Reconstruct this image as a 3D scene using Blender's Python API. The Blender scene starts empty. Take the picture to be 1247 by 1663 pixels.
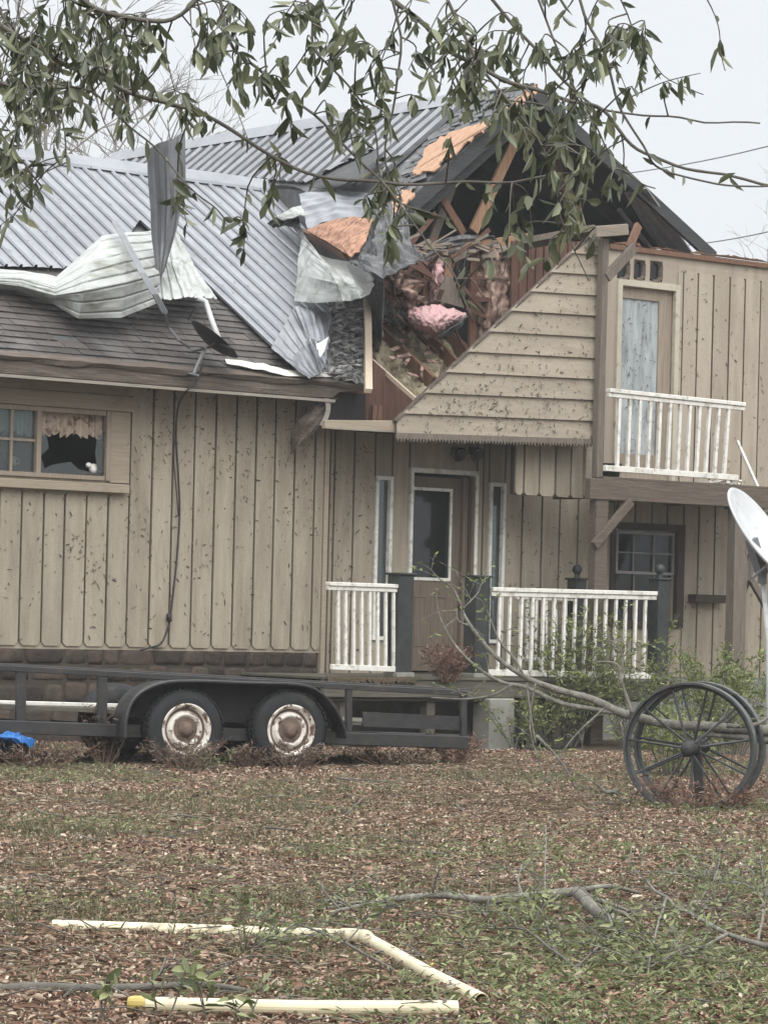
import bpy, bmesh, math, random
import numpy as np
from mathutils import Vector, Matrix, noise
random.seed(7); rng = np.random.default_rng(7)
R = math.radians
scene = bpy.context.scene
COL = scene.collection

# ------------------------------------------------------------------ camera
F, CX, HY, ROLL, CAMH = 5200.0, 623.5, 1000.0, R(1.4), 1.43
cam = bpy.data.objects.new('camera', bpy.data.cameras.new('camera')); COL.objects.link(cam)
cam.location = (0, 0, CAMH)
cam.data.sensor_fit = 'VERTICAL'; cam.data.sensor_height = 36; cam.data.sensor_width = 36*1247/1663
cam.data.lens = F/1663*36
cam.data.shift_y = (HY-831.5)/1663
cam.data.clip_start = .1; cam.data.clip_end = 2000
cam.matrix_world = Matrix.Translation((0, 0, CAMH)) @ Matrix.Rotation(-ROLL, 4, 'Y') @ Matrix.Rotation(R(90), 4, 'X')
scene.camera = cam
# ------------------------------------------------------------------ sky, sun, exposure
SUN_EL, SUN_AZ = R(40), R(190)
w = bpy.data.worlds.new('World'); scene.world = w; w.use_nodes = True
nt = w.node_tree; nt.nodes.clear()
out = nt.nodes.new('ShaderNodeOutputWorld'); bg = nt.nodes.new('ShaderNodeBackground'); bg.inputs[1].default_value = 0.1
sky = nt.nodes.new('ShaderNodeTexSky'); sky.sky_type = 'NISHITA'; sky.sun_disc = False
sky.sun_elevation = SUN_EL; sky.sun_rotation = SUN_AZ
tc = nt.nodes.new('ShaderNodeTexCoord'); sep = nt.nodes.new('ShaderNodeSeparateXYZ')
nt.links.new(tc.outputs['Generated'], sep.inputs[0])
ramp = nt.nodes.new('ShaderNodeValToRGB')
ramp.color_ramp.elements[0].position = 0.0; ramp.color_ramp.elements[0].color = (.50, .511, .525, 1)
ramp.color_ramp.elements[1].position = 1.0; ramp.color_ramp.elements[1].color = (2.2, 2.2, 2.2, 1)
e_ = ramp.color_ramp.elements.new(.22); e_.color = (.555, .567, .58, 1)
nt.links.new(sep.outputs['Z'], ramp.inputs[0])
nz = nt.nodes.new('ShaderNodeTexNoise'); nz.inputs['Scale'].default_value = 2.2; nz.inputs['Detail'].default_value = 4
nt.links.new(tc.outputs['Generated'], nz.inputs['Vector'])
mr = nt.nodes.new('ShaderNodeMapRange'); mr.inputs[3].default_value = 9.2; mr.inputs[4].default_value = 10.8
nt.links.new(nz.outputs[0], mr.inputs[0])
sc_ = nt.nodes.new('ShaderNodeVectorMath'); sc_.operation = 'SCALE'
nt.links.new(ramp.outputs[0], sc_.inputs[0]); nt.links.new(mr.outputs[0], sc_.inputs['Scale'])
mx = nt.nodes.new('ShaderNodeMix'); mx.data_type = 'RGBA'; mx.inputs[0].default_value = .93
nt.links.new(sky.outputs[0], mx.inputs[6]); nt.links.new(sc_.outputs[0], mx.inputs[7])
nt.links.new(mx.outputs[2], bg.inputs[0]); nt.links.new(bg.outputs[0], out.inputs[0])
sun = bpy.data.objects.new('sun', bpy.data.lights.new('sun', 'SUN')); COL.objects.link(sun)
sun.data.energy = 1.4; sun.data.angle = R(50); sun.data.color = (1, .97, .92)
sun.rotation_euler = (R(50), 0, R(10))
scene.view_settings.view_transform = 'Standard'; scene.view_settings.look = 'None'
scene.view_settings.exposure = 0.72; scene.view_settings.gamma = 1.0
scene.cycles.max_bounces = 8; scene.cycles.transparent_max_bounces = 12

# ------------------------------------------------------------------ geometry helpers
_right = Vector((math.cos(ROLL), 0, math.sin(ROLL))); _up = Vector((-math.sin(ROLL), 0, math.cos(ROLL)))
CAM = Vector((0, 0, CAMH)); Z = Vector((0, 0, 1))
def ray(px, py): return _right*(px-CX) + _up*(HY-py) + Vector((0, F, 0))
def at(px, py, Y):                       # point seen at that place of the photo, Y metres ahead
    r = ray(px, py); return CAM + r*(Y/r.y)
def hit(px, py, p0, n):
    r = ray(px, py); return CAM + r*((p0-CAM).dot(n)/r.dot(n))
def G(px, py, z=0.0): return hit(px, py, Vector((0, 0, z)), Z)
class Plane:                             # vertical plane; s counts outwards, towards the road
    def __init__(self, px, depth, ang):
        a = R(ang); self.d = Vector((math.cos(a), math.sin(a), 0)); self.n = Vector((math.sin(a), -math.cos(a), 0))
        self.o = at(px, HY, depth); self.o.z = 0; self.a = a
    def pt(self, px, py, s=0.0): return hit(px, py, self.o + self.n*s, self.n)
    def t(self, px, py, s=0.0): return (self.pt(px, py, s)-self.o).dot(self.d)
    def z(self, px, py, s=0.0): return self.pt(px, py, s).z
    def P(self, t, s, z): return self.o + self.d*t + self.n*s + Z*z
W = Plane(520, 35.8, 39)                 # the house front
T = Plane(300, 29.2, 24)                 # the trailer's near side

class MB:
    def __init__(self): self.v = []; self.f = []
    def add(self, vs, fs):
        k = len(self.v); self.v += [Vector(p) for p in vs]; self.f += [tuple(i+k for i in f) for f in fs]
    def prism(self, poly, off):
        n = len(poly); vs = [Vector(p) for p in poly] + [Vector(p)+off for p in poly]
        self.add(vs, [tuple(range(n)), tuple(range(2*n-1, n-1, -1))] + [(i, i+n, (i+1) % n+n, (i+1) % n) for i in range(n)])
    def beam(self, a, b, wd, ht, side=None):
        a = Vector(a); b = Vector(b); ax = (b-a).normalized()
        s = Vector(side) if side is not None else ax.cross(Z)
        if s.length < 1e-4: s = Vector((1, 0, 0))
        s = (s-ax*s.dot(ax)).normalized(); u = s.cross(ax).normalized()
        q = [a+s*wd/2*i+u*ht/2*j for i, j in ((-1, -1), (1, -1), (1, 1), (-1, 1))]
        self.prism(q, b-a)
    def tube(self, pts, rad, n=6, cap=True):
        pts = [Vector(p) for p in pts]; m = len(pts)
        if not hasattr(rad, '__len__'): rad = [rad]*m
        k = len(self.v); up = Vector((.3, .2, .9)).normalized(); prev = None
        for i, p in enumerate(pts):
            d = (pts[min(i+1, m-1)]-pts[max(i-1, 0)])
            if d.length < 1e-7: d = Vector((0, 0, 1))
            d.normalize()
            s = prev - d*prev.dot(d) if prev is not None else d.cross(up)
            if s.length < 1e-4: s = d.cross(Vector((1, 0, 0)))
            s.normalize(); prev = s; u = d.cross(s)
            for j in range(n):
                a = 2*math.pi*j/n; self.v.append(p+(s*math.cos(a)+u*math.sin(a))*rad[i])
        for i in range(m-1):
            for j in range(n):
                a = k+i*n+j; b = k+i*n+(j+1) % n; self.f.append((a, b, b+n, a+n))
        if cap:
            self.f.append(tuple(k+j for j in range(n-1, -1, -1))); self.f.append(tuple(k+(m-1)*n+j for j in range(n)))
    def lathe(self, c, ax, prof, n=24, close=False):      # prof: (radius, height along ax)
        ax = Vector(ax).normalized(); s = ax.cross(Z)
        if s.length < 1e-4: s = Vector((1, 0, 0))
        s.normalize(); u = ax.cross(s); k = len(self.v); m = len(prof)
        for r, h in prof:
            for j in range(n):
                a = 2*math.pi*j/n; self.v.append(Vector(c)+ax*h+(s*math.cos(a)+u*math.sin(a))*r)
        for i in range(m if close else m-1):
            for j in range(n):
                i2 = (i+1) % m
                self.f.append((k+i*n+j, k+i*n+(j+1) % n, k+i2*n+(j+1) % n, k+i2*n+j))
    def grid(self, pts):                                   # pts[i][j]
        m, n = len(pts), len(pts[0]); k = len(self.v)
        self.v += [Vector(p) for row in pts for p in row]
        self.f += [(k+i*n+j, k+i*n+j+1, k+(i+1)*n+j+1, k+(i+1)*n+j) for i in range(m-1) for j in range(n-1)]
LOC = {}
def finish(o, parent, base):
    COL.objects.link(o)
    if parent is not None:
        o.parent = parent; o.location = base - LOC[parent.name]
    else: o.location = base
    LOC[o.name] = base.copy()
    return o
def build(mb, name, mat, parent=None, smooth=False, bevel=0, thick=0, fix=True):
    me = bpy.data.meshes.new(name)
    a = np.array([tuple(p) for p in mb.v]); lo, hi = a.min(0), a.max(0)
    base = Vector(((lo[0]+hi[0])/2, (lo[1]+hi[1])/2, lo[2]))
    me.from_pydata([tuple(p-base) for p in mb.v], [], mb.f)
    if fix:
        bm = bmesh.new(); bm.from_mesh(me); bmesh.ops.recalc_face_normals(bm, faces=bm.faces); bm.to_mesh(me); bm.free()
    me.materials.append(mat)
    if smooth: me.polygons.foreach_set('use_smooth', [True]*len(me.polygons))
    o = bpy.data.objects.new(name, me)
    if thick:
        m = o.modifiers.new('s', 'SOLIDIFY'); m.thickness = thick; m.offset = 0
    if bevel:
        m = o.modifiers.new('b', 'BEVEL'); m.width = bevel; m.segments = 1; m.limit_method = 'ANGLE'
    return finish(o, parent, base)
def leaf_mesh(name, C, D, N, L, Wd, mat, parent=None, fold=.25, droop=.12):
    C, D, N = (np.asarray(x, float) for x in (C, D, N)); L = np.asarray(L, float)[:, None]; Wd = np.asarray(Wd, float)[:, None]
    D = D/np.linalg.norm(D, axis=1, keepdims=True)
    S = np.cross(D, N); S /= np.linalg.norm(S, axis=1, keepdims=True)+1e-9; U = np.cross(S, D)
    def p(u, s): return C+D*L*u+S*Wd*s+U*(abs(s)*Wd*fold)-U*L*droop*u*u
    V = np.stack([p(0, 0), p(.3, .42), p(.68, .46), p(1, 0), p(.68, -.46), p(.3, -.42)], 1)
    n = len(C); base = V.reshape(-1, 3).mean(0); base[2] = V[:, :, 2].min()
    me = bpy.data.meshes.new(name); me.vertices.add(6*n)
    me.vertices.foreach_set('co', (V.reshape(-1, 3)-base).ravel().astype(np.float32))
    k = np.arange(n)[:, None]*6
    idx = np.concatenate([k+np.array([[0, 1, 2, 3]]), k+np.array([[0, 3, 4, 5]])], 1).ravel()
    me.loops.add(8*n); me.loops.foreach_set('vertex_index', idx.astype(np.int32))
    me.polygons.add(2*n); me.polygons.foreach_set('loop_start', (np.arange(2*n)*4).astype(np.int32))
    me.update(calc_edges=True); me.validate()
    me.materials.append(mat)
    return finish(bpy.data.objects.new(name, me), parent, Vector(base))
def empty(name, loc, label=None, cat=None, group=None):
    o = bpy.data.objects.new(name, None); o.empty_display_size = .2
    finish(o, None, Vector(loc)); return tag(o, label, cat, group)
def tag(o, label=None, cat=None, group=None, kind=None):
    if label: o['label'] = label
    if cat: o['category'] = cat
    if group: o['group'] = group
    if kind: o['kind'] = kind
    return o
def lerp(a, b, t): return a+(b-a)*t
def cr(p, u):                            # Catmull-Rom through a list of vectors, u in 0..1
    n = len(p)-1; x = min(u*n, n-1e-6); i = int(x); f = x-i
    a, b, c, d = p[max(i-1, 0)], p[i], p[i+1], p[min(i+2, n)]
    return (b*2+(c-a)*f+(a*2-b*5+c*4-d)*f*f+(b*3-a-c*3+d)*f*f*f)*.5
def smooth_line(pts, k=4):
    pts = [Vector(p) for p in pts]; m = (len(pts)-1)*k
    return [cr(pts, i/m) for i in range(m+1)]
CR = cr
def lin(p, u):
    n = len(p)-1; x = min(u*n, n-1e-6); i = int(x); return p[i].lerp(p[i+1], x-i)
def patch(ctrl, nu, nv, f=None, crisp=False):         # ctrl[i][j] vectors -> finer grid; f(u,v) displaces along the normal
    cr = lin if crisp else CR
    rows = [[cr(r, j/nv) for j in range(nv+1)] for r in ctrl]
    g = [[cr([rows[i][j] for i in range(len(rows))], k/nu) for j in range(nv+1)] for k in range(nu+1)]
    if f:
        o = [[None]*(nv+1) for _ in range(nu+1)]
        for i in range(nu+1):
            for j in range(nv+1):
                a = g[min(i+1, nu)][j]-g[max(i-1, 0)][j]; b = g[i][min(j+1, nv)]-g[i][max(j-1, 0)]
                n = a.cross(b)
                n = n.normalized() if n.length > 1e-9 else Vector((0, 0, 1))
                o[i][j] = g[i][j]+n*f(i/nu, j/nv)
        g = o
    return g
def rib(x, n, w=.16):                    # corrugation profile with n ribs over 0..1
    y = (x*n) % 1.0
    return max(0.0, 1-abs(y-.5)/w) if abs(y-.5) < w else 0.0

# ------------------------------------------------------------------ materials
def newmat(name):
    m = bpy.data.materials.new(name); m.use_nodes = True; n = m.node_tree.nodes
    return m, n, m.node_tree.links, n['Principled BSDF']
def coords(n, l, stretch, rot=0.0):
    g = n.new('ShaderNodeNewGeometry'); mp = n.new('ShaderNodeMapping'); mp.vector_type = 'POINT'
    vr = n.new('ShaderNodeVectorRotate'); vr.rotation_type = 'Z_AXIS'; vr.inputs['Angle'].default_value = -rot
    l.new(g.outputs['Position'], vr.inputs['Vector']); l.new(vr.outputs[0], mp.inputs[0]); mp.inputs['Scale'].default_value = stretch
    return mp.outputs[0]
def ntex(n, l, vec, scale, detail=6, rough=.6, dist=0):
    t = n.new('ShaderNodeTexNoise'); t.inputs['Scale'].default_value = scale; t.inputs['Detail'].default_value = detail
    t.inputs['Roughness'].default_value = rough; t.inputs['Distortion'].default_value = dist; l.new(vec, t.inputs['Vector']); return t.outputs[0]
def rampn(n, l, fac, stops):
    r = n.new('ShaderNodeValToRGB'); e = r.color_ramp.elements
    while len(e) < len(stops): e.new(.5)
    for x, (p, c) in zip(e, stops): x.position = p; x.color = (*c, 1) if len(c) == 3 else c
    l.new(fac, r.inputs[0]); return r.outputs[0]
def mixc(n, l, fac, a, b, mode='MIX'):
    m = n.new('ShaderNodeMix'); m.data_type = 'RGBA'; m.blend_type = mode
    for s, x in ((0, fac), (6, a), (7, b)):
        if hasattr(x, 'is_output'): l.new(x, m.inputs[s])
        else: m.inputs[s].default_value = x if s == 0 else (*x, 1)
    return m.outputs[2]
def surf(name, c1, c2, scale=6, stretch=(1, 1, 1), rough=.8, bump=.2, metal=0, stain=None, stain_scale=1.5, stain_lo=.5, stain_hi=.7,
         stain_stretch=(1, 1, 1), rot=None, bscale=None, spec=.3, fine=0.0, island=0.0):
    m, n, l, p = newmat(name); rot = W.a if rot is None else rot
    vec = coords(n, l, stretch, rot)
    f = ntex(n, l, vec, scale)
    c = rampn(n, l, f, [(.3, c1), (.7, c2)])
    if stain:
        v2 = coords(n, l, stain_stretch, rot)
        f2 = rampn(n, l, ntex(n, l, v2, stain_scale, 8, .65), [(stain_lo, (0, 0, 0)), (stain_hi, (1, 1, 1))])
        c = mixc(n, l, f2, c, stain)
    if fine:
        f3 = rampn(n, l, ntex(n, l, coords(n, l, (1, 1, 1), rot), 60, 4), [(.35, (1-fine,)*3), (.65, (1+fine,)*3)])
        c = mixc(n, l, 1.0, c, f3, 'MULTIPLY')
    if island:
        g = n.new('ShaderNodeNewGeometry'); c = mixc(n, l, 1.0, c, rampn(n, l, g.outputs['Random Per Island'], [(0, (1-island,)*3), (1, (1+island*.7,)*3)]), 'MULTIPLY')
    l.new(c, p.inputs['Base Color']); p.inputs['Roughness'].default_value = rough; p.inputs['Metallic'].default_value = metal
    p.inputs['Specular IOR Level'].default_value = spec
    if bump:
        b = n.new('ShaderNodeBump'); b.inputs['Strength'].default_value = bump; b.inputs['Distance'].default_value = .02
        l.new(ntex(n, l, vec, bscale or scale*2.5, 6), b.inputs['Height']); l.new(b.outputs[0], p.inputs['Normal'])
    return m
def leafmat(name, stops, trans=.25, rough=.5, spec=.4, drift=None):
    m, n, l, p = newmat(name); g = n.new('ShaderNodeNewGeometry')
    c = rampn(n, l, g.outputs['Random Per Island'], stops)
    if drift: c = mixc(n, l, rampn(n, l, ntex(n, l, g.outputs['Position'], .9, 5, .6), [(.38, (0, 0, 0)), (.7, (.6, .6, .6))]), c, mixc(n, l, .55, c, drift))
    l.new(c, p.inputs['Base Color']); p.inputs['Roughness'].default_value = rough; p.inputs['Specular IOR Level'].default_value = spec
    if trans:
        t = n.new('ShaderNodeBsdfTranslucent'); l.new(c, t.inputs[0]); ms = n.new('ShaderNodeMixShader'); ms.inputs[0].default_value = trans
        l.new(p.outputs[0], ms.inputs[1]); l.new(t.outputs[0], ms.inputs[2]); l.new(ms.outputs[0], n['Material Output'].inputs[0])
    return m
M = {}
VS = (7, 7, .5); HS = (.5, 7, 9)
M['siding'] = surf('weathered tan siding', (.258, .226, .175), (.342, .302, .238), 3, (3, 3, .35), .85, .35, stain=(.20, .168, .128), stain_scale=2.2, stain_lo=.48, stain_hi=.78, stain_stretch=(2, 2, .35), fine=.08, island=.08)
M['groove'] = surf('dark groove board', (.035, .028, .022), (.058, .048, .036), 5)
M['clap'] = surf('tan clapboard paint', (.255, .222, .175), (.33, .288, .228), 2.5, (.5, .5, 4), .8, .25, stain=(.20, .165, .12), stain_scale=3.0, stain_lo=.55, stain_hi=.8, stain_stretch=(.8, .8, 2.5), fine=.10, island=.08)
M['upper'] = surf('upper tan siding', (.29, .248, .20), (.345, .30, .243), 2, (3, 3, .35), .85, .25, stain=(.205, .17, .132), stain_scale=1.8, stain_lo=.5, stain_hi=.85, stain_stretch=(2, 2, .4), fine=.09, island=.10)
M['trim'] = surf('tan trim paint', (.245, .205, .155), (.33, .28, .215), 5, HS, .8, .3, stain=(.19, .15, .11), stain_scale=3, stain_lo=.55, stain_hi=.75)
M['white'] = surf('white trim paint', (.56, .55, .51), (.70, .69, .65), 8, (1, 1, 1), .55, .1, stain=(.27, .255, .205), stain_scale=11, stain_lo=.52, stain_hi=.72)
M['greywood'] = surf('weathered grey wood', (.10, .085, .07), (.175, .15, .125), 5, VS, .9, .5, fine=.1)
M['beamwood'] = surf('weathered brown beam', (.075, .06, .048), (.13, .105, .085), 5, HS, .9, .5, fine=.1)
M['palewood'] = surf('pale torn lumber', (.38, .31, .235), (.52, .44, .35), 6, VS, .85, .4)
M['stud'] = surf('old reddish stud', (.10, .055, .037), (.19, .105, .068), 6, VS, .85, .4)
M['rafter'] = surf('old orange rafter', (.21, .125, .075), (.34, .21, .13), 6, VS, .85, .4)
M['redply'] = surf('dark red boards', (.075, .04, .03), (.13, .07, .05), 6, VS, .85, .3)
M['orange'] = surf('wet orange plywood', (.27, .135, .083), (.40, .225, .145), 3, (1.2, 5, 3), .75, .5, stain=(.13, .07, .05), stain_scale=5, stain_lo=.46, stain_hi=.62, stain_stretch=(1, 5, 3))
M['tan_ply'] = surf('bare tan sheathing', (.29, .165, .10), (.43, .275, .185), 4, (1.2, 5, 3), .8, .6, stain=(.22, .13, .08), stain_scale=5, stain_lo=.6, stain_hi=.7)
M['tar'] = surf('torn tar paper', (.05, .052, .055), (.13, .132, .137), 4, (1, 1, 1), .7, .8, stain=(.25, .25, .25), stain_scale=5, stain_lo=.6, stain_hi=.72)
M['black'] = surf('shade black attic wood', (.010, .009, .0095), (.022, .019, .019), 4, (1, 1, 1), .9, .3)  # near black, so the interior's shade is put into the colour
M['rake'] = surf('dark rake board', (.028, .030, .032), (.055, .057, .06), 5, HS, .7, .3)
M['soffit'] = surf('grey soffit plank', (.21, .205, .205), (.33, .325, .325), 5, HS, .7, .4)
M['fascia'] = surf('rotten brown fascia', (.06, .048, .04), (.13, .105, .088), 4, HS, .9, .6, stain=(.18, .155, .135), stain_scale=4, stain_lo=.55, stain_hi=.75, stain_stretch=(.5, .5, 4), fine=.12)
M['drip'] = surf('drip edge strip', (.19, .17, .145), (.29, .265, .23), 7, HS, .6, .1)
M['galv'] = surf('galvanised roof sheet', (.20, .212, .235), (.265, .278, .302), 2, (1, 1, 1), .5, .06, metal=.25, stain=(.145, .155, .17), stain_scale=1.3, stain_lo=.45, stain_hi=.8, spec=.5, fine=.06)
M['galv_dark'] = surf('old roof sheet', (.17, .18, .197), (.235, .245, .262), 2, (1, 1, 1), .5, .08, metal=.25, stain=(.12, .127, .14), stain_scale=1.6, stain_lo=.45, stain_hi=.75, spec=.5)
M['oldlumber'] = surf('grey old lumber', (.19, .16, .13), (.28, .24, .195), 6, HS, .9, .4, fine=.1)
M['plastic'] = surf('dirty milky plastic sheet', (.24, .27, .28), (.37, .40, .41), 4, (3, 3, .5), .5, .25, stain=(.15, .17, .175), stain_scale=4, stain_lo=.5, stain_hi=.7, stain_stretch=(3, 3, .6))
M['torn'] = surf('torn grey felt', (.11, .11, .11), (.27, .268, .262), 6, (1, 1, 1), .8, .8, stain=(.46, .455, .44), stain_scale=6, stain_lo=.52, stain_hi=.66)
M['ribshade'] = surf('painted shade along ribs', (.03, .032, .036), (.07, .073, .08), 6)  # near-black strips that paint the shade side of the roof ribs
M['sheet_pale'] = surf('pale sheet underside', (.285, .302, .292), (.40, .415, .402), 3, (1, 1, 1), .5, .15, metal=.15, stain=(.125, .135, .10), stain_scale=2.4, stain_lo=.50, stain_hi=.72, stain_stretch=(.5, 2, 2), spec=.5, fine=.06)
M['sheet_grey'] = surf('bent grey flashing', (.095, .10, .11), (.15, .157, .17), 3, (1, 1, 1), .45, .15, metal=.3, stain=(.13, .135, .14), stain_scale=3, stain_lo=.55, stain_hi=.75, spec=.5)
M['door'] = surf('brown door paint', (.115, .092, .070), (.16, .128, .10), 5, VS, .6, .2)
M['jamb'] = surf('faded jamb wood', (.20, .165, .125), (.30, .25, .20), 5, VS, .7, .2)
M['iron'] = surf('dark green painted post', (.020, .024, .0235), (.04, .045, .042), 8, (1, 1, 1), .5, .15)
M['concrete'] = surf('mossy concrete', (.17, .17, .15), (.27, .27, .245), 6, (1, 1, 1), .9, .4, stain=(.10, .11, .085), stain_scale=3)
M['deck'] = surf('wet deck board', (.06, .057, .045), (.13, .12, .095), 5, HS, .8, .5)
M['rust'] = surf('black rusty steel', (.011, .0115, .012), (.028, .027, .026), 6, (1, 1, 1), .6, .4, stain=(.085, .052, .036), stain_scale=6, stain_lo=.6, stain_hi=.75, spec=.5)
M['wheelsteel'] = surf('wagon wheel steel', (.020, .024, .025), (.042, .047, .048), 8, (1, 1, 1), .42, .3, stain=(.10, .085, .07), stain_scale=7, stain_lo=.6, stain_hi=.75, spec=.6)
M['tyre'] = surf('old tyre rubber', (.011, .012, .013), (.022, .023, .025), 10, (1, 1, 1), .75, .2, stain=(.07, .065, .055), stain_scale=4, stain_lo=.6, stain_hi=.85)
M['rim'] = surf('peeling white wheel paint', (.52, .48, .42), (.68, .65, .60), 7, (1, 1, 1), .6, .3, stain=(.10, .06, .04), stain_scale=11, stain_lo=.50, stain_hi=.58)
M['hubrust'] = surf('rusty hub', (.075, .052, .04), (.16, .115, .09), 10, (1, 1, 1), .8, .4)
M['dish'] = surf('weathered dish paint', (.42, .435, .45), (.53, .545, .56), 3, (1, 1, 1), .5, .1, stain=(.34, .35, .36), stain_scale=4, stain_lo=.56, stain_hi=.7, stain_stretch=(1, 1, 3))
M['dishdark'] = surf('dark dish paint', (.012, .013, .014), (.03, .032, .034), 6, (1, 1, 1), .5, .1)
M['cable'] = surf('black cable', (.02, .02, .02), (.035, .035, .035), 6, rough=.6, bump=0)
M['pvc'] = surf('yellowed pvc', (.50, .44, .29), (.62, .57, .41), 4, (1, 1, 1), .45, .06, stain=(.42, .36, .22), stain_scale=6, stain_lo=.58, stain_hi=.75, spec=.5)
M['yellow'] = surf('yellow tape', (.40, .31, .09), (.50, .40, .14), 9, rough=.5, bump=.1)
M['lime'] = surf('yellow green tag', (.62, .66, .05), (.75, .8, .12), 9, rough=.5, bump=.1)
M['tarp'] = surf('blue tarp', (.01, .075, .26), (.025, .15, .42), 5, rough=.4, bump=.3)
M['curtain'] = surf('faded lace curtain', (.38, .30, .24), (.55, .46, .38), 9, (5, 5, 1.2), .9, .3, stain=(.20, .13, .10), stain_scale=8, stain_lo=.52, stain_hi=.6)
M['drape'] = surf('pale drape', (.50, .54, .56), (.68, .72, .74), 4, (3, 3, .5), .9, .2)
M['bark'] = surf('grey bark', (.10, .095, .08), (.20, .19, .165), 14, (1, 1, 1), .9, .8, stain=(.29, .31, .26), stain_scale=12, stain_lo=.55, stain_hi=.68)
M['twig'] = surf('dark twig bark', (.07, .067, .057), (.135, .125, .108), 20, (1, 1, 1), .8, .3)
M['bare'] = surf('pale far twigs', (.16, .15, .14), (.24, .225, .21), 8, (1, 1, 1), .9, 0)
M['dryweed'] = surf('dry weed stem', (.10, .062, .045), (.20, .135, .095), 9, (1, 1, 1), .9, 0)
M['pinkfluff'] = surf('pink fibreglass', (.46, .275, .28), (.63, .43, .43), 30, (1, 1, 1), 1, .8, stain=(.30, .16, .14), stain_scale=22, stain_lo=.55, stain_hi=.7)
M['oldfluff'] = surf('old dusty insulation', (.22, .145, .12), (.48, .34, .28), 14, (1, 1, .6), 1, .9, stain=(.07, .045, .035), stain_scale=6, stain_lo=.44, stain_hi=.60)
M['tanfluff'] = surf('tan insulation', (.25, .215, .145), (.43, .38, .27), 16, (1, 1, 1), 1, .9, stain=(.11, .085, .06), stain_scale=7, stain_lo=.5, stain_hi=.66)
M['mud'] = surf('brown litter soil', (.06, .043, .03), (.125, .09, .063), 30, (1, 1, 1), .95, .6, stain=(.055, .062, .03), stain_scale=.9)
M['sole'] = surf('cream ceramic', (.7, .68, .64), (.8, .78, .74), 5, rough=.4, bump=0)
M['wire'] = surf('power wire', (.16, .165, .17), (.2, .2, .2), 5, rough=.6, bump=0)
M['oakleaf'] = leafmat('oak leaf', [(0, (.042, .052, .033)), (.35, (.085, .10, .06)), (.7, (.14, .158, .095)), (1, (.27, .285, .175))], .32, .32, .5)
M['freshleaf'] = leafmat('fallen green leaf', [(0, (.072, .09, .04)), (.4, (.13, .155, .065)), (.8, (.215, .24, .11)), (1, (.34, .36, .19))], .28)
M['shrubleaf'] = leafmat('shrub leaf', [(0, (.075, .10, .03)), (.4, (.13, .165, .055)), (.8, (.20, .235, .08)), (1, (.32, .34, .13))], .3)
M['litter'] = leafmat('dead leaf', [(0, (.062, .040, .030)), (.25, (.17, .097, .07)), (.52, (.31, .19, .138)), (.8, (.43, .31, .232)), (1, (.60, .53, .42))], .1, .7, .3, (.15, .128, .075))
M['redleaf'] = leafmat('reddish leaf', [(0, (.075, .038, .03)), (.5, (.15, .078, .06)), (1, (.25, .16, .115))], .2)
M['dryleaf'] = leafmat('dry weed leaf', [(0, (.055, .038, .031)), (.5, (.115, .08, .06)), (1, (.20, .15, .11))], .15)
M['grass'] = leafmat('grass blade', [(0, (.07, .078, .037)), (.5, (.135, .145, .07)), (1, (.25, .25, .14))], .25)
M['straw'] = leafmat('dead grass straw', [(0, (.12, .095, .06)), (.5, (.24, .20, .135)), (1, (.40, .35, .25))], .1, .7)
M['cream'] = surf('aged cream paint', (.36, .33, .265), (.46, .425, .35), 7, (1, 1, 1), .7, .15, stain=(.23, .19, .14), stain_scale=7, stain_lo=.55, stain_hi=.72)
M['stuck'] = leafmat('wet leaf scrap', [(0, (.03, .024, .017)), (.5, (.075, .057, .039)), (1, (.14, .105, .07))], 0)
# glass
def glassmat(name, col, alpha):
    m, n, l, p = newmat(name)
    g = n.new('ShaderNodeBsdfGlossy'); g.inputs['Roughness'].default_value = .06; g.inputs[0].default_value = (.72, .75, .75, 1)
    t = n.new('ShaderNodeBsdfTransparent'); t.inputs[0].default_value = (*col, 1); d = n.new('ShaderNodeBsdfDiffuse'); d.inputs[0].default_value = (.20, .21, .205, 1)
    m1 = n.new('ShaderNodeMixShader'); m1.inputs[0].default_value = alpha; l.new(t.outputs[0], m1.inputs[1]); l.new(d.outputs[0], m1.inputs[2])
    fr = n.new('ShaderNodeFresnel'); fr.inputs[0].default_value = 1.5; m2 = n.new('ShaderNodeMixShader')
    l.new(fr.outputs[0], m2.inputs[0]); l.new(m1.outputs[0], m2.inputs[1]); l.new(g.outputs[0], m2.inputs[2]); l.new(m2.outputs[0], n['Material Output'].inputs[0])
    return m
M['glass'] = glassmat('dusty window glass', (.72, .78, .78), .16)
M['darkglass'] = glassmat('dark door glass', (.35, .37, .4), .06)
M['fieldstone'] = surf('brown field stone', (.032, .026, .022), (.075, .053, .041), 7, (1, 1, 1), .85, .7, stain=(.035, .034, .026), stain_scale=5, stain_lo=.5, stain_hi=.7, island=.45, fine=.15)
def shinglemat():
    m, n, l, p = newmat('old asphalt shingle'); g = n.new('ShaderNodeNewGeometry')
    c = rampn(n, l, g.outputs['Random Per Island'], [(0, (.033, .029, .027)), (.6, (.056, .048, .044)), (1, (.088, .075, .068))])
    vec = coords(n, l, (1, 1, 1), W.a)
    c = mixc(n, l, 1.0, c, rampn(n, l, ntex(n, l, vec, 80, 3), [(.3, (.6, .6, .6)), (.7, (1.3, 1.3, 1.3))]), 'MULTIPLY')
    f = rampn(n, l, ntex(n, l, vec, 1.5, 8), [(.48, (0, 0, 0)), (.7, (1, 1, 1))])
    c = mixc(n, l, f, c, (.11, .105, .10)); l.new(c, p.inputs['Base Color']); p.inputs['Roughness'].default_value = .75
    b = n.new('ShaderNodeBump'); b.inputs['Distance'].default_value = .006; l.new(ntex(n, l, vec, 90, 3), b.inputs['Height']); l.new(b.outputs[0], p.inputs['Normal']); return m
M['shingle'] = shinglemat()

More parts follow.
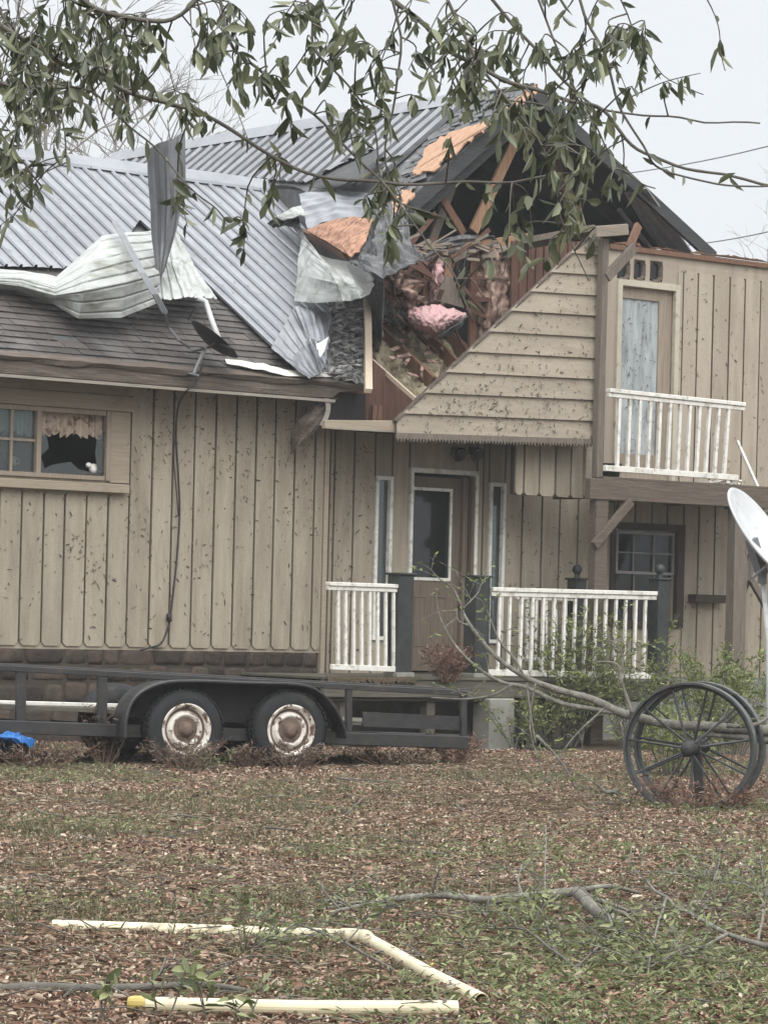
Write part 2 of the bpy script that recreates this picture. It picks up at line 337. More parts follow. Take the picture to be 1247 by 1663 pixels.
# ------------------------------------------------------------------ ground
mb = MB()
xs = np.concatenate([[-300, -120, -60, -30, -20], np.arange(-12, 14.1, .5), [20, 30, 60, 120, 300]])
ys = np.concatenate([[-40, -10, 2, 6], np.arange(9, 40, .5), [44, 50, 60, 90, 150, 400, 900]])
def gz(x, y):
    if not (-12 <= x <= 14 and 9 <= y <= 40): return 0.0
    return .03*(noise.noise(Vector((x*.6, y*.6, 0)))+.5*noise.noise(Vector((x*1.7, y*1.7, 3))))
mb.grid([[(x, y, gz(x, y)-.012) for x in xs] for y in ys])
tag(build(mb, 'ground', M['mud'], smooth=True), kind='structure')

# ================================================================== HOUSE
house = empty('house', W.P(0, 0, 0), 'storm damaged tan timber house with peeled metal roof and torn open gable', 'house')
def hb(mb, name, mat, parent=None, label=None, **k):
    o = build(mb, name, mat, parent or house, **k)
    if label: o['label'] = label
    return o
def poly(px, s, th, plane=W):            # prism whose front outline is traced on the plane at s, th metres thick
    m = MB(); m.prism([plane.pt(x, y, s) for x, y in px], plane.n*-th); return m
def rect(t0, t1, z0, z1, s, th, m=None):
    m = m or MB(); m.prism([W.P(t0, s, z0), W.P(t1, s, z0), W.P(t1, s, z1), W.P(t0, s, z1)], W.n*-th); return m
def boards(m, ts, z0, z1, s, th=.024, gap=.028, c0=.05, c1=0, skip=None):
    for a, b in zip(ts[:-1], ts[1:]):
        lo = z0(a, b) if callable(z0) else z0; hi = z1(a, b) if callable(z1) else z1
        if hi <= lo: continue
        a += gap/2+random.uniform(-.002, .002); b -= gap/2
        o = s+random.uniform(-.003, .003)
        q = []
        q += [(a+c0, lo), (b-c0, lo), (b, lo+c0)] if c0 else [(a, lo), (b, lo)]
        q += [(b, hi-c1), (b-c1, hi), (a+c1, hi), (a, hi-c1)] if c1 else [(b, hi), (a, hi)]
        if c0: q.append((a, lo+c0))
        m.prism([W.P(x, o, y) for x, y in q], W.n*-th)
def backing(m, t0, t1, z0, z1, s, holes=()):
    tt = sorted({t0, t1, *[h[0] for h in holes], *[h[1] for h in holes]}); zz = sorted({z0, z1, *[h[2] for h in holes], *[h[3] for h in holes]})
    for a, b in zip(tt[:-1], tt[1:]):
        for c, d in zip(zz[:-1], zz[1:]):
            x, y = (a+b)/2, (c+d)/2
            if not (t0 < x < t1 and z0 < y < z1) or any(h[0] < x < h[1] and h[2] < y < h[3] for h in holes): continue
            m.add([W.P(a, s, c), W.P(b, s, c), W.P(b, s, d), W.P(a, s, d)], [(0, 1, 2, 3)])
def box4(px, s=0.0):                     # px box (x0,y0,x1,y1) -> t0,t1,z0,z1 on the wall
    x0, y0, x1, y1 = px; a = W.pt(x0, (y0+y1)/2, s); b = W.pt(x1, (y0+y1)/2, s); c = W.pt((x0+x1)/2, y0, s); d = W.pt((x0+x1)/2, y1, s)
    f = lambda p: (p-W.o).dot(W.d)
    return f(a), f(b), d.z, c.z

TL, TR = W.t(-420, 900), W.t(1420, 700)
T0 = W.t(524, 900)                       # right corner of the low wing
ZB = W.z(300, 1052); ZE = W.z(300, 602, .55); ZF = W.z(300, 632, .55)
ZR = W.z(300, 291, -4.0); RUN = 4.55; PH = math.atan2(ZR-ZE, RUN); CP, SP = math.cos(PH), math.sin(PH); RLEN = RUN/CP
rn = W.n*SP + Z*CP                       # roof normal
def RP(t, r, l=0.0): return W.P(t, .55-r*CP, ZE+r*SP) + rn*l
def onroof(px, py, l=0.0): return hit(px, py, RP(0, 0, l), rn)
def roof_tr(px, py):
    q = onroof(px, py)-W.o; return q.dot(W.d), (.55-q.dot(W.n))/CP

# ---- low wing front wall
win = box4((-70, 660, 178, 774)); zsill = W.z(100, 792); ztop = ZE+.1
gp = [31, 67, 101, 136, 171, 205, 241, 274, 309, 343, 376, 409, 440, 472, 505]
ts = [W.t(x, 1040) for x in gp]; dt = ts[1]-ts[0]
while ts[0] > TL: ts.insert(0, ts[0]-dt)
TL = ts[0]
tw = W.t(210, 720)
m = MB(); boards(m, ts+[T0], ZB, lambda a, b: zsill if (a+b)/2 < tw else ztop, 0, c0=.055)
for o in [m]: pass
m2 = MB(); boards(m2, [t for t in ts if t < tw+.1], ZB, zsill-.03, 0, c0=.036, c1=.04)
m3 = MB(); boards(m3, [t for t in ts if t > tw-.1]+[T0], ZB, ztop, 0, c0=.036)
m3.v = m2.v+m3.v; m3.f = m2.f+[tuple(i+len(m2.v) for i in f) for f in m3.f]
hb(m3, 'wall', M['siding'])
m = MB(); backing(m, TL, T0, ZB-.035, ztop, -.021, [win]); hb(m, 'wall_backing', M['siding'])
m = MB()
for t_ in ts:
    if t_ < tw: rect(t_-.017, t_+.017, ZB+.035, zsill-.07, -.016, .004, m)
    else: rect(t_-.017, t_+.017, ZB+.035, ztop, -.016, .004, m)
hb(m, 'groove_lining', M['groove'])
t_end = W.t(214, 720)
m = rect(win[0]-.3, t_end, win[3]+.01, win[3]+.17, .03, .05)               # header board over the window
rect(win[0]-.3, t_end, win[3]+.18, ztop, .004, .02, m)
rect(win[1]+.012, t_end-.02, win[2]-.02, win[3]+.005, .006, .025, m); rect(win[0]-.3, t_end+.03, zsill-.03+.002, win[2]-.15, .0, .02, m)
hb(m, 'window_trim', M['trim'], bevel=.004)
m = rect(win[0]-.3, W.t(203, 785), win[2]-.13, win[2]-.035, .10, .12); hb(m, 'window_sill', M['trim'], bevel=.006)
wf = MB(); fr = .045
for a in (win[0], W.t(59, 720), win[1]-fr): rect(a, a+fr+.01, win[2], win[3], .02, .07, wf)
rect(win[0]+.06, win[1]-.06, win[3]-fr, win[3], .018, .06, wf); rect(win[0]+.06, win[1]-.06, win[2], win[2]+fr, .018, .06, wf)
wfo = hb(wf, 'window', M['jamb'], label='wide window with its right pane smashed')
mm = MB()
for x in (20, -30): t_ = W.t(x, 720); rect(t_-.014, t_+.014, win[2]+fr, win[3]-fr, -.005, .025, mm)
zm = W.z(20, 713); rect(win[0]+.06, W.t(58, 720), zm-.013, zm+.013, -.002, .02, mm)
hb(mm, 'muntin', M['jamb'], wfo)
g = MB(); rect(win[0]+.05, W.t(60, 720), win[2]+.04, win[3]-.04, -.03, .005, g); hb(g, 'pane', M['glass'], wfo)
g = MB(); sq = lambda *p: g.prism([W.pt(x, y, -.02) for x, y in p], W.n*-.005)   # shards left in the broken pane
sq((67, 700), (77, 710), (80, 727), (67, 741)); sq((67, 741), (73, 761), (84, 755), (100, 752), (116, 750), (128, 762), (148, 767), (174, 772), (67, 768))
sq((174, 695), (158, 712), (155, 735), (157, 752), (160, 768), (174, 770)); hb(g, 'broken_pane', M['glass'], wfo, label='jagged glass left in the smashed pane')
# stone foundation
m = MB(); m.prism([W.P(TL, -.03, -.1), W.P(T0-.02, -.03, -.1), W.P(T0-.02, -.03, ZB-.02), W.P(TL, -.03, ZB-.02)], W.n*-.35)
fnd = hb(m, 'stone_foundation', M['groove'])
m = MB(); z = -.05; row = 0
while z < ZB-.06:
    hh = random.uniform(.17, .27); t = TL-random.uniform(0, .3)
    while t < T0-.06:
        wd = random.uniform(.2, .52); e = min(t+wd, T0-.03); h1 = hh*random.uniform(.8, 1.05); top = min(z+h1, ZB-.025); c_ = ((t+e)/2, (z+top)/2); kk = 12
        ring = [(c_[0]+(e-t)/2*1.0*math.copysign(abs(math.cos(a))**.36, math.cos(a))*random.uniform(.88, 1), c_[1]+(top-z)/2*.99*math.copysign(abs(math.sin(a))**.36, math.sin(a))*random.uniform(.86, 1)) for a in np.linspace(0, 2*math.pi, kk, endpoint=False)]
        pr = random.uniform(.012, .032); v0 = [W.P(x, -.03, y) for x, y in ring]; v1 = [W.P(lerp(c_[0], x, .93), -.03+pr*.75, lerp(c_[1], y, .9)) for x, y in ring]; v2 = [W.P(lerp(c_[0], x, .6), -.03+pr+random.uniform(-.008, .008), lerp(c_[1], y, .55)) for x, y in ring]
        m.add(v0+v1+v2, [(i, (i+1) % kk, kk+(i+1) % kk, kk+i) for i in range(kk)]+[(kk+i, kk+(i+1) % kk, 2*kk+(i+1) % kk, 2*kk+i) for i in range(kk)]+[tuple(range(2*kk, 3*kk))])
        t = e
    z += hh
hb(m, 'field_stones', M['fieldstone'], fnd, smooth=True)
m = rect(T0, W.t(531, 900), .35, ztop-.25, .012, .25); hb(m, 'corner_board', M['trim'], bevel=.005)

# ---- entry wall under the overhang, running on to the right
SE = -.28
door = box4((661, 762, 771, 1092), SE); zbE = W.z(720, 1096, SE); ztE = W.z(700, 700, .9)
sl1 = box4((606, 773, 634, 1040), SE); sl2 = box4((791, 784, 817, 1045), SE); lw = box4((995, 858, 1108, 1008), SE)
gE = [531, 539, 571, 604, 637, 655, 781, 813, 845, 877, 906, 936, 966, 1000, 1028, 1055, 1081, 1106, 1132, 1158, 1184, 1210, 1236, 1262, 1288, 1314, 1340, 1366, 1392]
tsE = [W.t(x, 950, SE) for x in gE]
holes = [door, sl1, sl2, lw]
m = MB(); he = [x for h in holes for x in h[:2]]
tsE = sorted([t for t in tsE if all(abs(t-x) > .05 for x in he)]+he)
for a, b in zip(tsE[:-1], tsE[1:]):
    segs = [(zbE, ztE+.3)]
    for h in holes:
        if h[0] < (a+b)/2 < h[1]: segs = [(zbE, h[2]-.0), (h[3]+.0, ztE+.3)]
    for lo, hi in segs:
        if hi-lo > .06: boards(m, [a, b], lo, hi, SE, c0=.0, c1=0)
hb(m, 'wall', M['siding'])
m = MB(); backing(m, T0-.02, TR, 0, ztE+.4, SE-.021, holes); hb(m, 'wall_backing', M['groove'])
m = MB(); backing(m, T0-.1, TR, zbE-.9, zbE, SE-.01); hb(m, 'foundation_wall', M['concrete'])
# the return between the wing wall and the recessed entry wall is the corner board's own depth
def framed(name, b, s, fw, mat, gmat, depth=.06, proud=.03, gback=.03):
    f = MB(); rect(b[0], b[0]+fw, b[2], b[3], s+proud, depth, f); rect(b[1]-fw, b[1], b[2], b[3], s+proud, depth, f)
    rect(b[0]+fw, b[1]-fw, b[3]-fw, b[3], s+proud-.002, depth-.004, f); rect(b[0]+fw, b[1]-fw, b[2], b[2]+fw, s+proud-.002, depth-.004, f)
    o = hb(f, name, mat, bevel=.004)
    g = rect(b[0]+fw-.01, b[1]-fw+.01, b[2]+fw-.01, b[3]-fw+.01, s-gback, .006); hb(g, 'pane', gmat, o); return o
def grow(b, k): return (b[0]-k, b[1]+k, b[2]-k, b[3]+k)
framed('sidelight', grow(sl1, .0), SE, .045, M['white'], M['glass']); framed('sidelight', grow(sl2, .0), SE, .045, M['white'], M['glass'])
# leaded strips inside the sidelights: dark panel set behind
for b in (sl1, sl2): hb(rect(b[0]-.05, b[1]+.05, b[2]-.05, b[3]+.05, SE-.10, .02), 'sidelight_lining', M['soffit'])
f = MB(); fw = .045
rect(door[0], door[0]+fw, door[2], door[3], SE+.04, .12, f); rect(door[1]-fw, door[1], door[2], door[3], SE+.04, .12, f); rect(door[0]+fw, door[1]-fw, door[3]-fw*1.2, door[3], SE+.038, .12, f)
hb(f, 'door_frame', M['white'], bevel=.004)
dsl = box4((667, 775, 750, 1090), SE-.06); dgl = box4((667, 797, 729, 938), SE-.06)
f = MB(); t0, t1 = dsl[0]+.0, dsl[1]
rect(t0, dgl[0], dsl[2], dsl[3], SE-.06, .045, f) if dgl[0]-t0 > .01 else None
rect(dgl[1], t1, dsl[2], dsl[3], SE-.06, .045, f); rect(dgl[0], dgl[1], dgl[3], dsl[3], SE-.06, .045, f); rect(dgl[0], dgl[1], dsl[2], dgl[2], SE-.06, .045, f)
for x0, x1 in ((672, 690), (698, 724)):
    b = box4((x0, 968, x1, 1050), SE-.06)
    for q in ((b[0], b[1], b[3]-.02, b[3]), (b[0], b[1], b[2], b[2]+.02), (b[0], b[0]+.02, b[2]+.02, b[3]-.02), (b[1]-.02, b[1], b[2]+.02, b[3]-.02)): rect(*q, SE-.052, .015, f)
dro = hb(f, 'door', M['door'], label='brown front door with a large dark glass panel', bevel=.003)
f = MB(); b = dgl
for q in ((b[0], b[1]+.03, b[3]-.0, b[3]+.035), (b[0], b[1]+.03, b[2]-.035, b[2]), (b[1], b[1]+.03, b[2], b[3])): rect(*q, SE-.045, .03, f)
hb(f, 'glass_trim', M['white'], dro); hb(rect(b[0], b[1], b[2], b[3], SE-.075, .006), 'pane', M['darkglass'], dro)
p_ = W.pt(744, 985, SE-.05); f = MB(); f.lathe(p_, W.n, [(.0, .0), (.012, .0), (.012, .035), (.028, .045), (.03, .065), (.015, .08), (0, .082)], 12); hb(f, 'door_handle', M['hubrust'], dro, smooth=True)
ij = MB()
for x0, x1, s in ((750, 756, .0), (757, 762, -.04), (762, 767, .03)): b = box4((x0, 775, x1, 1090), SE); rect(b[0], b[1], b[2], b[3], SE+s-.005, .06, ij)
hb(ij, 'door_jamb', M['door'])
# lamp pair above the door
for x in (743, 771):
    c = W.pt(x, 735, SE+.10); f = MB(); f.lathe(c, W.n*.9-Z*.5, [(0, -.10), (.04, -.09), (.05, -.04), (.085, .04), (.09, .06), (.075, .062), (.05, .02), (0, .01)], 14); f.tube([c-W.n*.12, c-W.n*.08], .03)
    hb(f, 'flood_lamp', M['iron'], smooth=True)
# dark rooms behind: shell of the house
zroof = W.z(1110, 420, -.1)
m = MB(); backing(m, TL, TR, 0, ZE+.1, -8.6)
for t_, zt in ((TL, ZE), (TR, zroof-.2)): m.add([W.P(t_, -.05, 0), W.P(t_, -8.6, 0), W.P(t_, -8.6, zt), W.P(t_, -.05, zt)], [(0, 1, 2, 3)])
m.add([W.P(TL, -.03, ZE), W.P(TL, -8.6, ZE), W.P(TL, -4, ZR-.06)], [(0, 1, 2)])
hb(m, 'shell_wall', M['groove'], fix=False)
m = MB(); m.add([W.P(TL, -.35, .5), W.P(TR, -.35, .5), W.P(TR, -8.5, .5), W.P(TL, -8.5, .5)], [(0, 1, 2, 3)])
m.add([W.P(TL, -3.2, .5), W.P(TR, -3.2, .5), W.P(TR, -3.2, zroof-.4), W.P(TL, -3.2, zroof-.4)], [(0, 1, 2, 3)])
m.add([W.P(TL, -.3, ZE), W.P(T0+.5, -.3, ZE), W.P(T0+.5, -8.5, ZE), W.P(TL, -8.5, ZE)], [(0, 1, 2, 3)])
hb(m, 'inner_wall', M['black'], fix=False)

# ---- low wing roof: decking, shingles, fascia
cut = [(592, 640), (590, 480), (612, 420), (640, 360), (660, 330)]
ctr = sorted((roof_tr(x, y)[::-1] for x, y in cut)); cr_, ct_ = [a for a, b in ctr], [b for a, b in ctr]
def tmax(r): return float(np.interp(r, cr_, ct_))
m = MB(); RS = np.linspace(0, RLEN, 40)
m.grid([[RP(TL-.3, r, -.02), RP(tmax(r), r, -.02)] for r in RS])
m.add([RP(TL-.3, RLEN, -.02), RP(tmax(RLEN), RLEN, -.02), W.P(tmax(RLEN), -8.7, ZE), W.P(TL-.3, -8.7, ZE)], [(0, 1, 2, 3)])
hb(m, 'roof_deck', M['tar'], thick=.04)
m = MB(); r = 0.0; k = 0
while r < 3.2:
    t = TL-.3+random.uniform(0, .3)
    while t < tmax(r)-.02:
        wd = random.choice((.28, .3, .33)); e = min(t+wd, tmax(r)); l0 = .016+random.uniform(0, .008); dr = random.uniform(-.006, .006)
        if random.random() > .012:
            m.prism([RP(t+.004, r+dr, l0), RP(e-.004, r+dr+random.uniform(-.004, .004), l0), RP(e-.004, r+.2, .002), RP(t+.004, r+.2, .002)], rn*-.008)
        t = e
    r += .145; k += 1
hb(m, 'shingles', M['shingle'])
xr = 545                                # fascia ends ragged near the corner
tF = W.t(xr, 640, .55)
m = MB(); a = TL-.3
m.prism([W.P(a, .56, ZF+.02), W.P(tF-.35, .56, ZF+.02), W.P(tF-.05, .56, ZF+.03), W.P(tF+.05, .56, ZF+.10), W.P(tF+.32, .56, ZF+.13), W.P(tF+.42, .56, ZE-.035), W.P(a, .56, ZE-.035)], W.n*-.04)
hb(m, 'fascia', M['fascia'], bevel=.004)
m = MB()
for i in range(14):                     # eave flashing that has slipped: a crooked strip above the fascia
    pass
m.grid([[W.P(lerp(a, tF+.4, i/40), .575+.012*math.sin(i*1.7), ZE-.05+.016*math.sin(i*.9)+.012*random.random()-(.03 if 5 < i < 9 else 0)) for i in range(41)],
        [W.P(lerp(a, tF+.4, i/40), .60+.01*random.random(), ZE-.005+.012*random.random()) for i in range(41)],
        [W.P(lerp(a, tF+.4, i/40), .50, ZE+.055) for i in range(41)]])
hb(m, 'eave_flashing', M['fascia'], thick=.006)
m = rect(a, tF-.02, ZF-.02, ZF+.012, .575, .03); hb(m, 'drip_strip', M['drip'])
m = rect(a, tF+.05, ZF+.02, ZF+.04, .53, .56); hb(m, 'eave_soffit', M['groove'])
m = MB(); m.prism([onroof(x, y, .06) for x, y in ((591, 482), (603, 484), (605, 632), (592, 631))], rn*-.05) if False else m.prism([onroof(x, y, .22) for x, y in ((592, 482), (603, 484), (605, 632), (594, 631))], rn*-.05); hb(m, 'edge_board', M['palewood'], label='pale upright board at the torn roof corner')
# torn roofing lumps by the corner
def crumple(ctrl, nu, nv, amp, sc, seed=0):
    return patch(ctrl, nu, nv, lambda u, v: amp*noise.noise(Vector((u*sc+seed, v*sc, seed*.7))) + amp*.5*noise.noise(Vector((u*sc*3, v*sc*3+seed, 2))))
def rq(px, l): return [[onroof(x, y, l) if len(q) == 2 else onroof(x, y, q[2]) for q in row for x, y in [q[:2]]] for row in px]
m = MB(); m.grid(crumple(rq([[(536, 490, .05), (562, 488, .07), (588, 484, .07)], [(532, 540, .06), (560, 540, .1), (589, 540, .08)], [(527, 606, .05), (560, 616, .07), (590, 622, .05)]], .06), 26, 14, .05, 7, 3))
hb(m, 'torn_shingle', M['torn'], thick=.01, label='shredded shingles by the roof corner')
for nm_, mt_, cnt in (('shingle_tatter', 'tar', 60), ('felt_tatter', 'torn', 70), ('wood_tatter', 'soffit', 40)):
    m = MB()
    for i in range(cnt):
        x = random.uniform(534, 580); y = random.uniform(492, 614); L = random.uniform(8, 30); h = random.uniform(1.2, 6); a_ = random.gauss(0, .18); x2 = min(x+L, 591)
        m.prism([onroof(x, y, .10+random.uniform(0, .07)), onroof(lerp(x, x2, .6), y+a_*L-h*.3, .16), onroof(x2, y+a_*L*1.3, .12+random.uniform(0, .08)), onroof(lerp(x, x2, .4), y+h+a_*L*.5, .12)], rn*-.008)
    tag(hb(m, nm_, M[mt_]), kind='stuff')

# ---- corrugated metal still lying on the wing roof
bnd = [(-420, 437), (-100, 437), (60, 441), (168, 447), (190, 415), (222, 368)]
bt = [roof_tr(*p) for p in bnd]
q2 = [roof_tr(*p) for p in [(506, 613), (528, 604), (540, 520), (510, 470), (495, 400), (520, 350), (600, 312)]]
def rbot(t):
    if t < bt[-1][0]+.04: return float(np.interp(t, [b[0] for b in bt], [b[1] for b in bt]))
    return float(np.interp(t, [b[0] for b in q2], [b[1] for b in q2]))
m = MB(); PER = .205; prof = [(0, 0), (.30, .006), (.34, .006), (.66, 0), (.76, .032), (.88, .032), (.93, 0)]
cols = []; t = TL-.3
while t < W.t(600, 312, -4): 
    for fx, h in prof: cols.append((t+fx*PER, h))
    t += PER
NR = 14; g = []
for t, h in cols:
    rb = max(rbot(t), .02); row = []
    for i in range(NR+1):
        r = lerp(RLEN, rb, i/NR)
        row.append(RP(t, r, .055+h+.012*noise.noise(Vector((t*.8, r*.7, 1)))))
    g.append(row)
brk = next(i for i, c in enumerate(cols) if c[0] > bt[-1][0]+.04)
g2 = [RP(cols[brk-1][0], lerp(RLEN, rbot(bt[-1][0]+.05), i/NR), .055+cols[brk-1][1]) for i in range(NR+1)]
m.grid(g[:brk]); m.grid([g2]+g[brk:])
mro = hb(m, 'metal_roof', M['galv'], label='ribbed grey metal still fixed to the low roof', fix=False)
m = MB(); k = 0                           # dark strips painting the shade along the foot of every rib
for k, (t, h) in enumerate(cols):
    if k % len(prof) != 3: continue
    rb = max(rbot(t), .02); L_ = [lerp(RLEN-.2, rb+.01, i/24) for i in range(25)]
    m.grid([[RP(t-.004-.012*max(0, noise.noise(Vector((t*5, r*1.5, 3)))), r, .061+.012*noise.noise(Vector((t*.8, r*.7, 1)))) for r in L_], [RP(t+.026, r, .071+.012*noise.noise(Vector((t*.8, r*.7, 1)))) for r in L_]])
tag(hb(m, 'rib_shade', M['ribshade'], mro, fix=False), kind='stuff')
m = MB(); tr_ = W.t(520, 306, -4)
m.grid([[RP(lerp(TL-.3, tr_, i/30), RLEN-.24, .075+.01*random.random()) for i in range(31)], [RP(lerp(TL-.3, tr_, i/30), RLEN-.2, .10) for i in range(31)],
        [RP(lerp(TL-.3, tr_, i/30), RLEN+.03, .12+.01*random.random()) for i in range(31)], [W.P(lerp(TL-.3, tr_, i/30), -4.3, ZR-.05) for i in range(31)]])
hb(m, 'ridge_cap', M['galv'], thick=.004)
m = MB(); m.add([RP(TL-.3, RLEN, .06), RP(tr_+.6, RLEN, .06), W.P(tr_+.6, -8.7, ZE+.06), W.P(TL-.3, -8.7, ZE+.06)], [(0, 1, 2, 3)]); hb(m, 'back_roof', M['galv_dark'])

# ---- sheets the wind has peeled and bent
def sheet(name, ctrl, nu, nv, mat, ribs=0, axis='u', amp=.022, label=None, wob=.01, sd=0, thick=.004, par=None):
    fx = lambda u, v: (amp*rib(u if axis == 'u' else v, ribs, .11) if ribs else 0) + wob*noise.noise(Vector((u*5+sd, v*5, sd))) + wob*1.6*(.3-abs(noise.noise(Vector((u*3.3+v*1.5+sd, v*4-u, sd+3)))))*2 + wob*.5*noise.noise(Vector((u*17, v*17+sd, 1)))
    m = MB(); m.grid(patch(rq(ctrl, 0), nu, nv, fx, True)); return hb(m, name, mat, par, label=label, thick=thick, fix=False)
sheet('peeled_sheet', [[(-60, 434, .05), (40, 440, .10), (92, 450, .20), (166, 384, .46), (208, 378, .50), (254, 374, .42)],
                       [(-60, 446, .16), (38, 450, .28), (91, 466, .36), (150, 428, .66), (206, 412, .70), (256, 404, .56)],
                       [(-60, 456, .12), (32, 464, .20), (90, 480, .30), (138, 472, .58), (204, 458, .62), (258, 444, .50)],
                       [(-60, 465, .04), (24, 472, .06), (88, 493, .14), (128, 517, .24), (196, 516, .28), (262, 490, .24)]], 140, 90, M['sheet_pale'], 8, 'u', -.034, 'pale ribbed sheet curled back over the shingles', .008, 1)
sheet('creased_sheet', [[(262, 355, .10), (272, 360, .12), (284, 372, .10)], [(256, 420, .34), (284, 430, .42), (318, 436, .18)], [(256, 490, .30), (306, 483, .38), (352, 487, .20)]], 24, 60, M['sheet_pale'], 6, 'v', .028, 'pale fan shaped crease where the roof sheet buckled', .015, 5)
# corner flap
sheet('corner_flap', [[(440, 566, .12), (478, 500, .16)], [(470, 590, .14), (502, 548, .24)], [(502, 615, .10), (528, 603, .14)]], 20, 40, M['galv_dark'], 5, 'v', -.02, 'dull grey folded corner of the metal sheet', .008, 7)
sheet('torn_flap', [[(478, 498, .20), (508, 503, .30), (538, 508, .22)], [(500, 548, .26), (520, 555, .38), (536, 552, .26)], [(522, 606, .16), (527, 590, .22), (528, 566, .22)]], 24, 30, M['galv'], 4, 'v', .022, None, .015, 9)
sheet('bright_tab', [[(513, 560, .42), (533, 548, .40)], [(520, 580, .40), (526, 572, .40)]], 4, 4, M['white'], sd=3)
# big curl beside the gable
sheet('curled_sheet', [[(490, 376, .34), (487, 402, .34), (482, 444, .30), (478, 489, .20)],
                       [(500, 390, .52), (506, 414, .58), (510, 452, .62), (514, 492, .52)],
                       [(518, 412, .72), (532, 434, .90), (546, 460, .98), (558, 489, .86)],
                       [(528, 417, .60), (544, 436, .78), (560, 460, .88), (571, 487, .84)],
                       [(552, 422, .52), (566, 438, .84), (578, 460, 1.02), (586, 484, 1.0)],
                       [(578, 425, .48), (588, 437, .72), (596, 458, .90), (600, 478, .86)],
                       [(603, 433, .40), (609, 441, .50), (608, 455, .58), (604, 468, .58)]], 60, 30, M['sheet_pale'], 0, 'u', .02, 'pale curled sheet standing up at the roof corner', .010, 2)
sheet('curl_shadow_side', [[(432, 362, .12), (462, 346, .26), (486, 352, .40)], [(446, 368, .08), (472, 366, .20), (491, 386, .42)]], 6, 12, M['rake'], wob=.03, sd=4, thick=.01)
LATE = []
LATE.append(('lifted_sheet', [[(486, 316, .05), (545, 306, .08), (606, 316, .05)], [(492, 340, .06), (548, 326, .13), (604, 334, .07)], [(500, 372, .05), (542, 357, .06), (602, 350, .05)]], 16, 24, M['galv'], 5, 'u', .02, None, 8))
LATE.append(('torn_sheet', [[(448, 352, .02), (476, 338, .05), (500, 330, .04)], [(460, 358, .03), (488, 350, .10), (502, 350, .05)]], 8, 14, M['sheet_pale'], 0, 'u', .02, 'small pale torn sheet in the valley', 3))
LATE.append(('bare_plywood', [[(498, 374, .16), (530, 360, .2), (566, 354, .2), (606, 352, .18)], [(530, 392, .16), (556, 384, .2), (580, 376, .2), (600, 372, .18)], [(562, 412, .16), (570, 418, .18), (582, 408, .18), (594, 392, .16)]], 12, 18, M['orange'], 0, 'u', .02, 'orange wet plywood bared in the roof valley', 11))
# upright twist of flashing, leaning on the buckled sheet
fl = W_s = (onroof(260, 450, .45)-W.o).dot(W.n)
C_ = [[(240, 243, .10), (258, 232, .02), (280, 226, .06), (301, 213, .16)], [(243, 330, .06), (262, 330, -.04), (284, 322, .10), (302, 290, .16)], [(248, 392, .03), (262, 398, -.02), (276, 392, .04), (290, 362, .1)], [(254, 446, .0), (259, 452, .0), (263, 450, .0), (270, 432, .02)]]
m = MB(); m.grid(patch([[W.pt(x, y, fl+s) for x, y, s in row] for row in C_], 30, 18, lambda u, v: .012*noise.noise(Vector((u*4, v*3, 9))) + .014*rib(v, 3), True))
hb(m, 'bent_flashing', M['sheet_grey'], thick=.004, label='dark grey strip of flashing standing upright', fix=False)
m = MB()
for off in (-3.5, 0, 3.5): m.tube([onroof(x+off, y, (.62, .82, .84, .72, .55)[i]) for i, (x, y) in enumerate(((187, 360), (210, 402), (232, 444), (252, 478), (268, 508)))], [.013]*5, 5)
m.tube([onroof(268, 508, .55), onroof(274, 532, .3), onroof(290, 552, .2), onroof(308, 564, .12)], .016, 6)
hb(m, 'loose_trim', M['galv_dark'], label='long loose strip of roof trim')
m = MB(); m.tube([onroof(322, 484, .38), onroof(334, 490, .36), onroof(344, 520, .26), onroof(356, 551, .16)], .03, 10); hb(m, 'vent_pipe', M['dish'], smooth=True, label='pale bent vent pipe')
m = MB(); m.grid(patch(rq([[(366, 583, .05), (420, 590, .06), (480, 602, .05), (592, 606, .05)], [(368, 590, .05), (420, 600, .07), (480, 611, .05), (592, 611, .05)]], 0), 2, 24, lambda u, v: .02*noise.noise(Vector((v*9, 1, 1))))); hb(m, 'edge_metal', M['white'], thick=.006, label='white edge metal bent along the eave')

# ---- broken small dish on the eave, hanging cable
bd = empty('broken_dish', onroof(318, 606, .05), 'small dark broken dish bent over on its arm at the roof edge', 'satellite dish')
m = MB(); c = onroof(348, 552, .32); ax = (ray(348, 552).normalized()*.16 + Vector((.58, 0, .76))).normalized()
m.lathe(c, ax, [(0, -.07), (.12, -.062), (.22, -.035), (.30, 0), (.315, .006), (.30, .008), (.21, -.02), (.11, -.045), (0, -.054)], 20)
build(m, 'reflector', M['dishdark'], bd, smooth=True)
m = MB(); m.tube([onroof(315, 607, .04), onroof(322, 590, .14), onroof(334, 566, .26)], .022, 8); m.beam(onroof(305, 606, .03), onroof(322, 610, .03), .08, .02); build(m, 'mast', M['sheet_grey'], bd)
m = MB(); m.tube([onroof(334, 566, .26), onroof(352, 556, .36), onroof(376, 566, .42)], .014, 6); m.tube([onroof(308, 572, .3), onroof(334, 566, .26)], .012); m.tube(smooth_line([onroof(306, 520, .3), onroof(318, 500, .5), onroof(330, 512, .5), onroof(336, 548, .35)]), .006, 5); build(m, 'arm', M['dishdark'], bd)
m = MB(); cp = [(onroof(330, 590, .12))]+[W.pt(x, y, s) for x, y, s in ((318, 622, .64), (302, 636, .60), (290, 660, .30), (286, 705, .06), (289, 760, .05), (292, 830, .045), (288, 900, .045), (283, 950, .05), (277, 1000, .05), (272, 1022, .05), (262, 1045, .05), (243, 1052, .05), (228, 1056, .04))]
